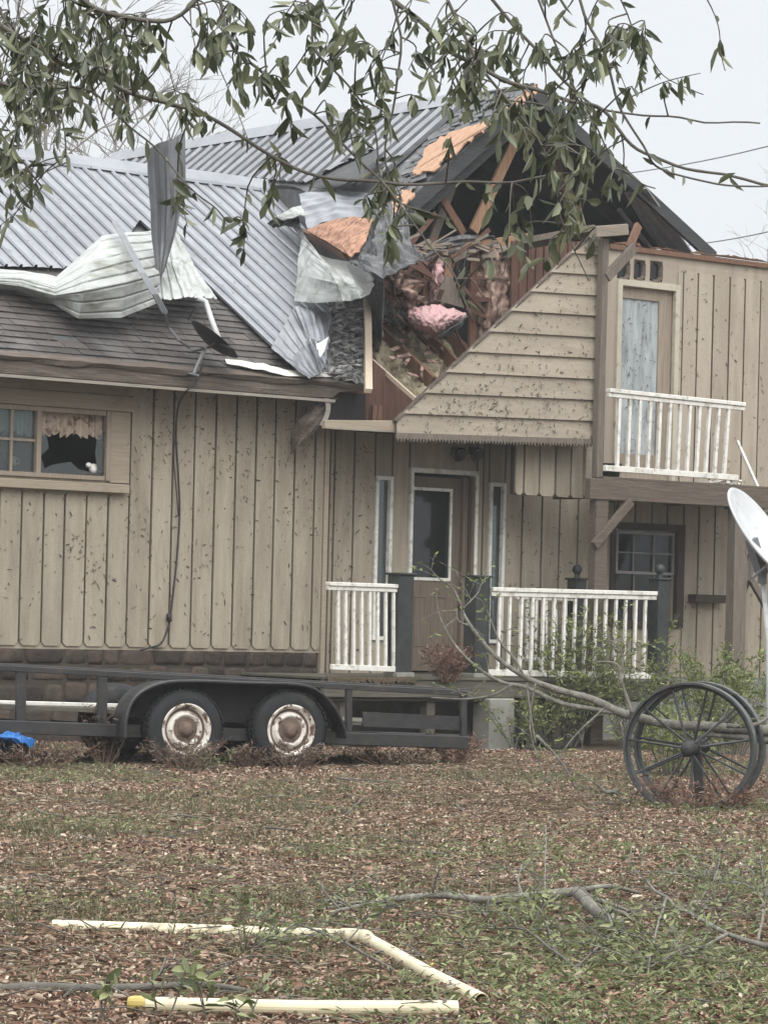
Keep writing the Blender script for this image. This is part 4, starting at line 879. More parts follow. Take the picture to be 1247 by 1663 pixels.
# ---- things in the left window
m = MB(); tC0, tC1 = W.t(62, 690, -.1), W.t(176, 690, -.1)
def valance(name, x0, x1, y0, y1, s, lab, mat='curtain'):
    a, b = W.t(x0, y0, s), W.t(x1, y0, s); z1, z0 = W.z((x0+x1)/2, y0, s), W.z((x0+x1)/2, y1, s); m = MB()
    m.grid([[W.P(lerp(a, b, j/60), s+.03*math.sin(j*.95+.6*math.sin(j*.3))*(.4+.6*i/6), lerp(z1, z0, i/6)-(.02*math.sin(j*1.1)+.015*math.sin(j*.37) if i == 6 else 0)) for j in range(61)] for i in range(7)])
    tag(build(m, name, M[mat], smooth=True), lab, 'curtain')
valance('curtain', 68, 174, 664, 708, -.12, 'short faded ruffled curtain over the smashed window pane')
valance('curtain', -10, 56, 660, 703, -.12, 'thin grey ruffled curtain behind the unbroken left pane', 'drape')
m = MB(); c = W.pt(20, 757, -.16); m.lathe(c, Z, [(0, 0), (.038, 0), (.045, .03), (.045, .10), (.04, .10), (.038, .01), (0, .01)], 16); m.tube(smooth_line([c+W.d*.043+Z*.08, c+W.d*.085+Z*.075, c+W.d*.085+Z*.035, c+W.d*.043+Z*.025]), .007, 6)
tag(build(m, 'mug', M['sole'], smooth=True), 'pale mug with a handle on the sill behind the left pane', 'mug')
m = MB(); c = W.pt(152, 768, -.10); m.lathe(c, Z, [(0, 0), (.04, 0), (.05, .04), (.035, .09), (0, .10)], 14); m.lathe(c-W.d*.05+Z*.075, W.d*-1+Z*.3, [(0, -.03), (.03, -.01), (.028, .03), (0, .05)], 10)
tag(build(m, 'figurine', M['sole'], smooth=True), 'small white bird figurine on the sill of the smashed window', 'figurine')

# ================================================================== PORCH
SPF = 1.45
porch = empty('front_porch', W.P(W.t(800, 1100, SPF), SPF, 0), 'low timber front porch with white railings and dark green newel posts', 'porch')
def pb(mb, name, mat, parent=None, label=None, **k):
    o = build(mb, name, mat, parent or porch, **k)
    if label: o['label'] = label
    return o
tP0, tP1 = W.t(524, 1100, SPF), W.t(1092, 1100, SPF); zD = W.z(800, 1101, SPF)
m = MB()
k = 0
for i in range(12):
    s0 = SPF+.04-i*.145; m.prism([W.P(tP0, s0, zD-.03), W.P(tP1, s0, zD-.03), W.P(tP1, s0, zD), W.P(tP0, s0, zD)], W.n*-.138)
pb(m, 'deck_boards', M['deck'], bevel=.004)
m = rect(tP0, tP1, zD-.22, zD-.032, SPF+.02, .05); rect(tP0, tP1, zD-.26, zD-.224, SPF-.05, .04, m); pb(m, 'rim_joist', M['deck'], bevel=.005)
for x in (560, 700, 905, 1065):
    t_ = W.t(x, 1150, SPF-.1); m = rect(t_-.06, t_+.06, -.05, zD-.2, SPF-.1, .12); pb(m, 'pier_post', M['deck'], bevel=.005)
m = MB(); b = box4((786, 1108, 827, 1206), SPF+.0); rect(b[0], b[1], -.05, zD-.225, SPF+.10, .3, m); pb(m, 'concrete_pier', M['concrete'], bevel=.015)
m = MB()                                  # litter and moss hanging along the deck edge
for i in range(120):
    t_ = random.uniform(tP0, W.t(670, 1100, SPF)); h = random.uniform(.02, .09); m.prism([W.P(t_, SPF+.05, zD+.002), W.P(t_+random.uniform(.04, .15), SPF+.05, zD+.002), W.P(t_+random.uniform(0, .1), SPF+.055, zD-h)], W.n*-.015)
pb(m, 'edge_moss', M['mud'])
def newel(x0, x1, y0, y1, s, ball):
    b = box4((x0, y0, x1, y1), s); c = W.P((b[0]+b[1])/2, s-(b[1]-b[0])/2, zD); hw = (b[1]-b[0])/2
    m = MB(); rect(b[0], b[1], zD+.0015, b[3], s, hw*2, m); o = pb(m, 'newel_post', M['iron'], bevel=.006)
    m = MB(); rect(b[0]-.02, b[1]+.02, b[3], b[3]+.025, s+.02, hw*2+.04, m); pb(m, 'post_cap', M['iron'], o, bevel=.005)
    m = MB(); rect(b[0]-.02, b[1]+.02, zD+.001, zD+.05, s+.02, hw*2+.04, m); pb(m, 'post_base', M['concrete'], o, bevel=.005)
    if ball:
        c.z = b[3]+.025; m = MB(); m.lathe(c, Z, [(0, 0), (.045, 0), (.03, .02), (.03, .04)]+[(.06*math.sin(a), .10-.06*math.cos(a)) for a in np.linspace(.6, math.pi, 9)], 16); pb(m, 'ball_finial', M['iron'], o, smooth=True)
newel(647, 671, 934, 1100, SPF, False); newel(772, 795, 938, 1104, SPF, False); newel(1068, 1086, 942, 1104, SPF, True); newel(934, 951, 942, 1080, .25, True)
def railing(parent, top, bot, xs, s, th, mat, pbf, wd=.055, bw=.034, shear=None, lab=None):
    (xa, ya), (xb, yb) = top; m = MB(); a, b = W.pt(xa, ya, s), W.pt(xb, yb, s); m.beam(a, b, .085, th*.55, W.n); m.beam(a-Z*th*.6, b-Z*th*.6, .05, th*.6, W.n)
    o = build(m, 'railing', mat, parent, bevel=.005)
    if lab: o['label'] = lab
    c, d = W.pt(*bot[0], s), W.pt(*bot[1], s); m = MB(); m.beam(c, d, .055, th*.8, W.n); build(m, 'bottom_rail', mat, o, bevel=.004)
    for x0, x1 in xs:
        f0 = (x0-xa)/(xb-xa); f1 = (x1-bot[0][0])/(bot[1][0]-bot[0][0])
        p = lerp(a, b, f0)-Z*th*.85; q = lerp(c, d, f1)+Z*th*.35; m = MB(); m.beam(q, p, bw, bw, W.n); build(m, 'baluster', mat, o, bevel=.003)
railing(porch, ((532, 948), (646, 952)), ((538, 1083), (645, 1087)), [(x, x-.5) for x in (549, 561, 574, 587, 600, 613, 626, 639)], SPF-.06, .075, M['white'], pb, lab='short white railing left of the front door')
railing(porch, ((797, 957), (1070, 964)), ((790, 1092), (1062, 1098)), [(x, x-4) for x in (811, 827, 845.5, 863, 880, 897, 914, 931, 948, 965, 981, 998, 1014, 1031, 1047)], SPF-.06, .085, M['white'], pb, lab='long white railing right of the front door')
railing(porch, ((838, 966), (932, 969)), ((838, 1070), (932, 1072)), [(x, x-1) for x in (845, 856, 870, 886, 902, 918)], .28, .06, M['white'], pb)

# ================================================================== BALCONY
SB = 1.15
zB0, zB1 = W.z(1080, 817, SB), W.z(1080, 784, SB); tB0, tB1 = W.t(958, 790, SB), W.t(1330, 790, SB)
balc = empty('balcony', W.P(W.t(1100, 800, SB), SB, 0), 'weathered wooden balcony on posts with a sagging white railing', 'balcony')
bb = lambda mb, name, mat, parent=None, **k: build(mb, name, mat, parent or balc, **k)
bb(rect(tB0, tB1, zB0, zB1, SB, .09), 'front_beam', M['beamwood'], bevel=.006)
m = MB()
for i in range(9): tq = W.t(966, 785, SB-.002-i*.137-.13); m.prism([W.P(tq, SB-.002-i*.137, zB1-.0), W.P(tB1, SB-.002-i*.137, zB1), W.P(tB1, SB-.002-i*.137, zB1+.03), W.P(tq, SB-.002-i*.137, zB1+.03)], W.n*-.13)
bb(m, 'deck_boards', M['beamwood'], bevel=.003)
for x in (1010, 1100, 1190, 1290): t_ = W.t(x, 800, SB); bb(rect(t_, t_+.06, zB0+.03, zB1, SB-.1, 1.1), 'joist', M['greywood'])
p0 = box4((959, 810, 979, 950), SB-.1)
bb(rect(p0[0], p0[1], 0, zB0, SB-.02, .12), 'support_post', M['beamwood'], bevel=.006)
p1 = box4((1185, 830, 1206, 950), SB-.1); bb(rect(p1[0], p1[1], 0, zB0, SB-.02, .14), 'support_post', M['greywood'], bevel=.006)
m = MB(); m.beam(W.pt(964, 886, SB+.0), W.pt(1024, 814, SB+.0), .06, .10, W.n); bb(m, 'knee_brace', M['beamwood'], bevel=.005)
m = MB(); m.beam(W.pt(1205, 900, SB-.05), W.pt(1250, 836, SB-.05), .06, .10, W.n); bb(m, 'knee_brace', M['greywood'], bevel=.005)
m = MB(); m.beam(W.pt(1202, 960, SB-.3), W.pt(1236, 862, SB-.3), .05, .16, W.n); m.beam(W.pt(1218, 940, SB-.2), W.pt(1252, 1000, SB-.2), .05, .08, W.n); bb(m, 'fallen_brace', M['greywood'])
m = MB(); m.beam(W.pt(980, 388, 1.02), W.pt(969, 776, 1.02), .095, .095, W.n); bb(m, 'corner_post', M['greywood'], bevel=.006)
m = MB(); m.beam(W.pt(984, 451, 1.06), W.pt(1030, 401, 1.06), .06, .115, W.n); bb(m, 'upper_brace', M['greywood'], bevel=.005)
m = MB(); m.beam(W.pt(1021, 403, 1.02), W.pt(1036, 366, .9), .05, .09, W.n); bb(m, 'brace_stub', M['stud'])
tx = (1005, 1021.5, 1037.6, 1054, 1070, 1086, 1102, 1118, 1134, 1150, 1165.6, 1181.7); bx = (1000.7, 1017, 1033, 1049, 1065, 1081, 1097, 1112.5, 1128, 1143, 1158, 1174)
railing(balc, ((987, 634), (1207, 657)), ((981, 760), (1196, 776)), list(zip(tx, bx)), SB-.05, .085, M['white'], None, bw=.04, lab='white balcony railing leaning outwards')
m = MB(); m.beam(W.pt(1196, 716, SB-.3), W.pt(1230, 792, SB-.1), .035, .035, W.n); tag(build(m, 'loose_baluster', M['white'], bevel=.003), 'loose white stick leaning at the right end of the balcony', 'stick')
m = MB()
for i in range(26): a = W.P(random.uniform(W.t(1165, 785, SB), W.t(1215, 785, SB)), SB-random.uniform(.05, .3), zB1+.035); d_ = Vector((random.uniform(-1, 1), random.uniform(-1, 1), random.uniform(0, .5)))*.12; m.beam(a, a+d_, .03, .02)
tag(build(m, 'debris_pile', M['white']), 'scraps of white debris on the balcony floor under the railing end', 'debris')
m = MB(); m.lathe(W.P(W.t(992, 765, SB-.3), SB-.3, zB1+.032), Z, [(0, 0), (.09, 0), (.12, .16), (.13, .17), (.11, .17), (.09, .12), (0, .12)], 14); tag(build(m, 'flower_pot', M['iron'], smooth=True), 'small dark pot in the balcony corner behind the white rail', 'pot')

# ================================================================== TRAILER
TZ = Vector((0, 0, 1))
tr = empty('utility_trailer', T.P(0, 0, 0), 'black rusty flatbed trailer with two white-rimmed wheels parked along the house', 'trailer')
tb = lambda mb, name, mat, parent=None, **k: build(mb, name, mat, parent or tr, **k)
def tpoly(px, s, th): return poly(px, s, th, T)
def tbeam(a, b, wd, ht, s, m=None): m = m or MB(); m.beam(T.pt(*a, s), T.pt(*b, s), wd, ht, T.n); return m
for s in (0.0, -1.9):
    q = 0 if s == 0 else -3
    m = tbeam((-120, 1078+q), (758, 1126+q), .06, .055, s); tb(m, 'top_rail', M['rust'], bevel=.006)
    m = tbeam((-120, 1176+q), (758, 1206+q), .08, .12, s); tb(m, 'main_beam', M['rust'], bevel=.008)
    for x, y0, y1 in ((-70, 1082, 1184), (34, 1086, 1180), (166, 1096, 1186), (566, 1116, 1200), (752, 1126, 1206)):
        tb(tbeam((x, y0+q), (x, y1+q), .05, .09 if x < 400 else .06, s-.003), 'stake_upright', M['rust'], bevel=.005)
m = MB(); zt = [T.z(0, 1146, 0), T.z(750, 1186, 0)]
for i in range(9):
    s0 = -.06-i*.2; m.prism([T.P(T.t(-120, 1150), s0, zt[0]), T.P(T.t(752, 1190), s0, zt[1]-.0), T.P(T.t(752, 1190), s0, zt[1]+.035), T.P(T.t(-120, 1150), s0, zt[0]+.035)], T.n*-.19)
tb(m, 'bed_boards', M['deck'])
m = MB()
for x in (-60, 80, 190, 600, 700): y = np.interp(x, [-60, 758], [1170, 1203]); a = T.pt(x, y, -.04); m.beam(a-TZ*.05, a-T.n*1.85-TZ*.05, .06, .08)
tb(m, 'cross_member', M['rust'])
tb(tpoly([(590, 1156), (752, 1164), (752, 1186), (590, 1180)], -.01, .03), 'side_board', M['rust'])
m = tbeam((200, 1150), (330, 1112), .02, .02, -.9); tb(m, 'strut', M['rust'])
# fender: one long sheet curved down over both wheels
fp = smooth_line([T.pt(x, y, .27) for x, y in ((204, 1198), (206, 1165), (222, 1131), (262, 1110), (320, 1106), (400, 1109), (478, 1111), (515, 1121), (543, 1148), (558, 1178), (564, 1200))], 4)
m = MB(); m.grid([[p+T.n*.02, p, p-T.n*.33] for p in fp]); o = tb(m, 'fender', M['rust'], thick=.012)
m = MB(); m.tube(fp, .014, 6); tb(m, 'fender_lip', M['wheelsteel'], o)
m = MB(); m.prism([p+T.n*(-.27) for p in fp[4:-3]], T.n*-.02); tb(m, 'wheel_well', M['black'], o)
for x in (303, 473):
    c = T.pt(x, 1189, .25); c.z = .358; Rr = .365
    m = MB(); m.lathe(c-T.n*.21, T.n, [(.215, 0), (.30, .0), (.345, .02), (Rr, .05), (Rr+.002, .105), (Rr, .16), (.345, .19), (.30, .21), (.25, .212), (.215, .20)], 48, close=True)
    wl = tb(m, 'wheel', M['tyre'], smooth=True)
    for k in range(40):                   # tread blocks share one mesh
        pass
    m = MB()
    for k in range(44):
        a = 2*math.pi*k/44; rad = T.d*math.cos(a)+Z*math.sin(a); tg = T.d*-math.sin(a)+Z*math.cos(a); pc = c-T.n*.105+rad*(Rr+.001)
        m.beam(pc-T.n*.085+tg*.012, pc-T.n*.005+tg*-.006, .012, .03, rad); m.beam(pc+T.n*.005+tg*-.006, pc+T.n*.085+tg*.012, .012, .03, rad)
    tb(m, 'tread', M['tyre'], wl)
    m = MB(); m.lathe(c, T.n, [(.222, -.02), (.238, .006), (.228, .012), (.205, -.005), (.195, -.06), (.172, -.065), (.158, -.018), (.135, -.006), (.125, -.014), (.105, -.045), (0, -.05)], 36); tb(m, 'rim', M['rim'], wl, smooth=True)
    m = MB(); m.lathe(c, T.n, [(.196, -.052), (.186, -.048), (.172, -.052)], 36); tb(m, 'rim_groove', M['hubrust'], wl)
    m = MB(); m.lathe(c-T.n*.045, T.n, [(.122, -.01), (.118, .014), (.075, .02), (.062, .05), (.05, .075), (.03, .085), (0, .088)], 20)
    for k in range(5): a = 2*math.pi*k/5; m.lathe(c-T.n*.045+(T.d*math.cos(a)+Z*math.sin(a))*.078, T.n, [(.014, 0), (.013, .03), (0, .03)], 6)
    tb(m, 'hub', M['hubrust'], wl)
    m = MB(); m.tube([c-T.n*.1, c-T.n*2.0], .045, 10); tb(m, 'axle', M['rust'], smooth=True)
    c2 = c-T.n*2.05; m = MB(); m.lathe(c2, T.n, [(.1, 0), (.30, 0), (Rr, .05), (Rr, .16), (.30, .2), (.1, .2)], 32, close=True); tb(m, 'wheel', M['tyre'], smooth=True)
# white plank lying on the bed, tarp under the front
m = MB(); m.beam(T.pt(-60, 1139, -.5), T.pt(196, 1146, -.5), .09, .035); tag(build(m, 'white_plank', M['white'], bevel=.004), 'long white plank lying on the bed of the black trailer', 'plank')
m = MB(); m.grid(crumple([[T.pt(-50, 1196, .1), T.pt(0, 1190, .1), T.pt(30, 1197, .05), T.pt(56, 1206, .1)], [T.pt(-50, 1205, .3), T.pt(0, 1202, .3), T.pt(30, 1203, .3), T.pt(54, 1209, .2)], [G(-50, 1232), G(0, 1230), G(26, 1224), G(44, 1216)]], 24, 24, .06, 5, 3)); tag(build(m, 'blue_tarp', M['tarp'], thick=.008), 'crumpled bright blue tarp on the ground under the trailer', 'tarp')

# ================================================================== STEEL WAGON WHEELS
wa = Vector((-math.sin(R(15)), -math.cos(R(15)), 0)); ws_ = Vector((math.cos(R(15)), -math.sin(R(15)), 0))
C1 = at(1120, 1216, 24.4); RW = .505; C1.z = RW-.03
wx = empty('wagon_axle', (C1.x, C1.y, 0), 'pair of old spoked steel wagon wheels standing on their axle in the yard', 'wagon wheels')
xb = lambda mb, name, mat, parent=None, **k: build(mb, name, mat, parent or wx, **k)
for k, off in enumerate((0.0, -.44)):
    c = C1+wa*off; m = MB(); m.lathe(c, wa, [(RW, -.072), (RW, .072), (RW-.016, .072), (RW-.022, .012), (RW-.045, .008), (RW-.045, -.008), (RW-.022, -.012), (RW-.016, -.072)], 72, close=True); wh = xb(m, 'wheel', M['wheelsteel'], smooth=False)
    m = MB(); hc = c+wa*.10; m.lathe(hc, wa, [(0, .05), (.035, .05), (.045, .04), (.05, 0), (.062, -.02), (.062, -.06), (.05, -.08), (.05, -.16), (.065, -.18), (.065, -.22), (0, -.23)], 20); xb(m, 'hub', M['rust'], wh, smooth=True)
    for i in range(11):
        a = 2*math.pi*(i+.3)/11; rd = ws_*math.cos(a)+Z*math.sin(a); sgn = 1 if i % 2 else -1
        m = MB(); m.tube([hc+wa*(-.04 if sgn > 0 else -.20)+rd*.05, c+wa*.012*sgn+rd*(RW-.03)], .010, 6); xb(m, 'spoke', M['wheelsteel'], wh)
m = MB(); m.tube([C1+wa*.05, C1-wa*.65], .032, 10); xb(m, 'axle', M['rust'], smooth=True)
m = MB(); q = C1-wa*.3; m.beam(q, q-Z*.48+ws_*.05, .07, .07); xb(m, 'prop_post', M['rust'])

# ================================================================== BIG DISH
dc = at(1235, 864, 26.0); dn_ = Vector((.74, -.37, .56)).normalized()
ds = empty('satellite_dish', Vector((at(1245, 1000, 26.0).x, 26.1, 0)), 'large pale round satellite dish on a white pole at the right edge', 'satellite dish')
RD = .415; pr = [(0, -.09), (.12, -.082), (.24, -.055), (.34, -.018), (RD-.01, 0), (RD, .006), (RD+.012, .002), (RD+.012, -.012), (RD, -.014), (.34, -.034), (.24, -.072), (.12, -.098), (0, -.106)]
m = MB(); m.lathe(dc, dn_, pr, 48); build(m, 'reflector', M['dish'], ds, smooth=True)
m = MB(); m.lathe(dc, dn_, [(RD+.012, .008), (RD+.02, 0), (RD+.012, -.016), (RD+.002, -.006)], 48, close=True); build(m, 'rim', M['dish'], ds, smooth=True)
pt_ = at(1237, 928, 26.1); pb_ = at(1252, 1130, 26.1); pb_.z = 0
m = MB(); m.tube([pb_, at(1247, 1040, 26.1), pt_], .02, 10); build(m, 'pole', M['dish'], ds, smooth=True)
m = MB(); m.beam(pt_-Z*.02, dc-dn_*.1, .09, .07); m.beam(pt_+Z*.02, pt_-Z*.10, .07, .07); build(m, 'mount', M['galv_dark'], ds)
m = MB(); m.tube(smooth_line([dc-dn_*.07+Z*-.33, dc+dn_*.2-Z*.28, dc+dn_*.42-Z*.12]), .012, 6); m.beam(dc+dn_*.40-Z*.12, dc+dn_*.48-Z*.09, .07, .07); build(m, 'feed_arm', M['galv_dark'], ds)

# ================================================================== PVC PIPES
def pipe(pts, rad, lab, mat='pvc', hollow=True):
    m = MB(); P_ = [Vector(p) for p in pts]
    for p in P_: p.z = rad*.95
    m.tube(P_, rad, 18, cap=False)
    a, b = P_[0], P_[-1]
    for e, q in ((a, P_[1]), (b, P_[-2])):
        d_ = (q-e).normalized(); m.lathe(e, d_, [(rad, 0), (rad*.88, 0), (rad*.88, .25), (0, .25)], 18)
    return tag(build(m, 'pvc_pipe', M[mat], smooth=False), lab, 'pipe', 'pale pvc pipes on the ground')
def gr(x, y): return G(x, y)
RP_ = .0285
p1 = pipe([gr(86, 1514), gr(340, 1522), gr(560, 1530), gr(586, 1532)], RP_, 'long pale yellow pipe lying farthest back on the leaf litter')
p2 = pipe([gr(592, 1533), gr(640, 1560), gr(700, 1595), gr(782, 1637)], RP_, 'pale pipe lying aslant, joining the ends of the two long pipes')
p3 = pipe([gr(233, 1644), gr(500, 1650), gr(742, 1650)], RP_, 'long pale pipe lying nearest the camera with a yellow taped end')
m = MB(); c = gr(590, 1531); c.z = RP_; dd = (gr(340, 1522)-gr(590, 1531)).normalized(); d2 = (gr(640, 1560)-gr(590, 1531)).normalized(); m.tube([c+dd*.10, c+dd*.03, c+d2*.03, c+d2*.10], RP_*1.15, 16)
build(m, 'elbow', M['pvc'], p1, smooth=True)
m = MB(); a, b = gr(233, 1644), gr(204, 1643); a.z = b.z = RP_; d_ = (b-a).normalized(); m.lathe(a-d_*.01, d_, [(RP_*1.05, 0), (RP_*1.08, .02), (RP_*1.0, .055), (RP_*.8, .065), (0, .066)], 14); build(m, 'tape_end', M['yellow'], p3, smooth=False)
m = MB(); c = gr(697, 1572)+Z*.012; m.grid([[c+Vector((i*.016-.03, j*.018-.02, .008*math.sin(i*2.1+j))) for j in range(4)] for i in range(4)]); tag(build(m, 'marker_tag', M['lime'], thick=.003), 'bright yellow green tag on the litter beside the slanting pipe', 'tag')

# ================================================================== PLANTS
def rand_dirs(n, zlo=-1, zhi=1):
    z = rng.uniform(zlo, zhi, n); a = rng.uniform(0, 2*np.pi, n); r_ = np.sqrt(np.maximum(0, 1-z*z)); return np.stack([r_*np.cos(a), r_*np.sin(a), z], 1)
def along(p, n, jit=0.0):                # n points on a polyline with tangents
    p = [np.array(q) for q in p]; u = rng.uniform(.15, 1, n)*(len(p)-1); i = np.minimum(u.astype(int), len(p)-2); f = (u-i)[:, None]
    a = np.array(p)[i]; b = np.array(p)[i+1]; return a+(b-a)*f+rng.normal(0, jit, (n, 3)), (b-a)
def plant(name, cat, label, base, stems, h, spread, nleaf, ll, lw_, lmat, smat='twig', srad=.006, lean=Vector((0, 0, 0)), group=None, droop=.15, updir=.35):
    root = empty(name, base, label, cat, group); m = MB(); Cs, Ds = [], []
    for i in range(stems):
        a = random.uniform(0, 6.28); rr = spread*math.sqrt(random.random()); hh = h*random.uniform(.55, 1); b = Vector(base)+Vector((math.cos(a), math.sin(a), 0))*rr*.25
        tip = Vector(base)+Vector((math.cos(a)*rr, math.sin(a)*rr, hh))+lean*hh; mid = lerp(b, tip, .5)+Vector((random.uniform(-.1, .1), random.uniform(-.1, .1), .1))*h*.5
        l = smooth_line([b, mid, tip], 4); m.tube(l, [srad*(1-.7*k/8) for k in range(len(l))], 5)
        for k in range(2):
            q = l[random.randint(3, 6)]; e = q+Vector((random.uniform(-1, 1), random.uniform(-1, 1), random.uniform(-.1, .9))).normalized()*h*.22; m.tube([q, lerp(q, e, .5)+Vector((0, 0, .02)), e], srad*.4, 4)
            c_, d_ = along([q, e], max(nleaf//(stems*4), 1), .01); Cs.append(c_); Ds.append(d_)
        c_, d_ = along(l, max(nleaf//(stems*2), 1), .015); Cs.append(c_); Ds.append(d_)
    C_ = np.concatenate(Cs); D_ = np.concatenate(Ds); D_ = D_/np.linalg.norm(D_, axis=1, keepdims=True); n = len(C_)
    D_ = D_*updir+rand_dirs(n, -.4, .9)
    build(m, 'stem', M[smat], root)
    leaf_mesh('foliage', C_, D_, rand_dirs(n, .2, 1), rng.uniform(.6, 1.2, n)*ll, rng.uniform(.7, 1.2, n)*lw_, M[lmat], root, droop=droop)
    return root
plant('garden_shrub', 'shrub', 'leafy yellow green shrub growing against the long white porch railing', G(905, 1212), 50, 1.65, .85, 3000, .07, .022, 'shrubleaf')
plant('garden_shrub', 'shrub', 'dark twiggy bush in front of the middle of the white railing', G(925, 1205), 70, 1.5, .42, 320, .05, .012, 'dryleaf', 'twig', .008)
plant('garden_shrub', 'shrub', 'green shrub reaching up at the right end of the porch railing', G(1025, 1215), 28, 1.5, .6, 1400, .07, .022, 'shrubleaf')
plant('garden_shrub', 'shrub', 'low green shrub under the fallen limb beside the concrete pier', G(850, 1215), 26, .7, .7, 1300, .065, .02, 'shrubleaf')
plant('garden_shrub', 'shrub', 'fresh green shrub behind the steel wheels near the dish pole', G(1185, 1225), 34, 1.25, .7, 2400, .075, .022, 'shrubleaf')
plant('garden_shrub', 'shrub', 'thin green sapling just left of the dish pole', G(1110, 1215), 18, 1.05, .6, 900, .065, .02, 'shrubleaf')
plant('garden_shrub', 'shrub', 'low green growth behind the steel wagon wheels', G(1090, 1262), 34, .75, .85, 1700, .07, .02, 'shrubleaf')
plant('garden_shrub', 'shrub', 'small reddish plant growing on the porch step before the front door', W.P(W.t(718, 1100, SPF), SPF+.1, zD-.05), 30, .45, .32, 520, .085, .016, 'redleaf', 'redleaf', .005)
for (x, y, h, sp, lab) in ((300, 1244, .36, .42, 'dry reddish weeds in front of the left trailer tyre'), (478, 1243, .34, .5, 'dry reddish weeds piled against the right trailer tyre'), (168, 1236, .75, .30, 'tall dry brown weeds by the left end of the fender'), (405, 1240, .26, .35, 'low dry weeds between the two trailer tyres'),
                           (60, 1242, .32, .6, 'dry brown weeds under the left end of the trailer'), (735, 1235, .40, .35, 'dry reddish weeds at the right end of the trailer'), (640, 1238, .25, .6, 'low dark weeds below the trailer rail')):
    plant('weed_clump', 'weeds', lab, G(x, y+9), 34, h*.8, sp, 420, .07, .012, 'dryleaf' if x != 735 else 'redleaf', 'dryweed', .004, group='dry weeds along the trailer')
plant('weed_clump', 'weeds', 'reddish brown weeds growing round the steel wagon wheels', G(1140, 1318), 40, .28, .75, 900, .06, .011, 'redleaf', 'dryweed', .004)
plant('weed_clump', 'weeds', 'fresh green weed sprouting at the foot of the left trailer tyre', G(330, 1252), 14, .20, .35, 300, .06, .016, 'grass', 'grass', .003)

# ---- fallen limbs
def limb(name, label, cat, lines, twigs, rad_leaf=None, leafn=0, lmat='shrubleaf', mat='bark', ll=.048, lw_=.014, group=None):
    """lines: list of (points, r0, r1); the first is the main stem"""
    P0 = Vector(lines[0][0][0]); root = empty(name, (P0.x, P0.y, min(P0.z, 0.0) if P0.z < .2 else 0), label, cat, group); Cs, Ds = [], []
    for i, (pts, r0, r1) in enumerate(lines):
        l = smooth_line(pts, 5); n = len(l)
        l = [p+Vector((noise.noise(p*3), noise.noise(p*3+Vector((5, 0, 0))), noise.noise(p*3+Vector((0, 9, 0)))))*min(r0*1.2, .03) for p in l]
        m = MB(); m.tube(l, [lerp(r0, r1, k/(n-1))*(1+.12*noise.noise(l[k]*9)) for k in range(n)], 8)
        for k in range(twigs if i else twigs//2):
            q = l[random.randint(n//3, n-1)]; d_ = Vector((random.uniform(-1, 1), random.uniform(-.6, .6), random.uniform(-.5, .9))).normalized(); L = random.uniform(.12, .40)
            e = q+d_*L; e.z = max(e.z, .01); tw = smooth_line([q, lerp(q, e, .5)+Vector((random.uniform(-.04, .04), 0, random.uniform(0, .05))), e], 3); m.tube(tw, [max(r1*.6, .003)*(1-.1*j) for j in range(len(tw))], 4)
            if leafn: c_, dd_ = along(tw, leafn, .01); Cs.append(c_); Ds.append(dd_)
        build(m, 'stem' if i == 0 else 'branch', M[mat], root, smooth=True)
    if Cs:
        C_ = np.concatenate(Cs); D_ = np.concatenate(Ds); n = len(C_); D_ = D_/(np.linalg.norm(D_, axis=1, keepdims=True)+1e-9)*.6+rand_dirs(n, -.4, .7)
        C_[:, 2] = np.maximum(C_[:, 2], .02)
        leaf_mesh('foliage', C_, D_, rand_dirs(n, .2, 1), rng.uniform(.6, 1.2, n)*ll, rng.uniform(.7, 1.2, n)*lw_, M[lmat], root)
    return root
A = lambda Y, *p: [at(x, y, Y+(q[0] if q else 0)) for x, y, *q in p]
limb('fallen_limb', 'long fallen grey tree limb resting through the steel wagon wheels', 'tree limb', [
    (A(24.75, (1420, 1240, .2), (1300, 1200, .1), (1200, 1184), (1100, 1180), (1010, 1158), (960, 1135), (900, 1116), (850, 1100), (800, 1062), (765, 1015), (752, 990)), .050, .009),
    (A(24.75, (1300, 1215, .1), (1200, 1197), (1140, 1196)), .036, .016),
    (A(24.75, (1010, 1158), (930, 1146), (860, 1118), (815, 1108), (780, 1088), (740, 1050), (712, 1005), (706, 965)), .022, .004),
    (A(24.75, (752, 990), (735, 955), (712, 938), (700, 925)), .010, .004), (A(24.75, (752, 990), (775, 965), (780, 950)), .008, .004),
    (A(24.75, (765, 1015), (745, 1010), (742, 990)), .008, .004), (A(24.75, (850, 1100), (835, 1070), (810, 1040), (795, 1000), (788, 985)), .012, .004),
    (A(24.75, (830, 1112), (790, 1130), (700, 1135)), .012, .004), (A(24.75, (855, 1110), (862, 1170), (870, 1210)), .012, .006), (A(24.6, (870, 1195), (905, 1230), (935, 1280), (955, 1300)), .014, .004),
    (A(24.7, (1025, 1160), (1010, 1110), (1000, 1080), (968, 1075)), .016, .006), (A(24.7, (1010, 1112), (1008, 1060), (990, 1040)), .010, .004),
    (A(24.6, (980, 1150), (940, 1190), (905, 1235), (890, 1270)), .010, .003), (A(24.5, (870, 1110), (860, 1180), (880, 1260)), .007, .003), (A(24.6, (1005, 1280), (985, 1285), (975, 1278)), .02, .012),
    (A(24.6, (1180, 1180), (1230, 1175), (1260, 1150)), .02, .008)], 5, None, 4, 'shrubleaf', ll=.055, lw_=.016)
gl = lambda *p: [G(x, y)+Z*(h) for x, y, h in p]
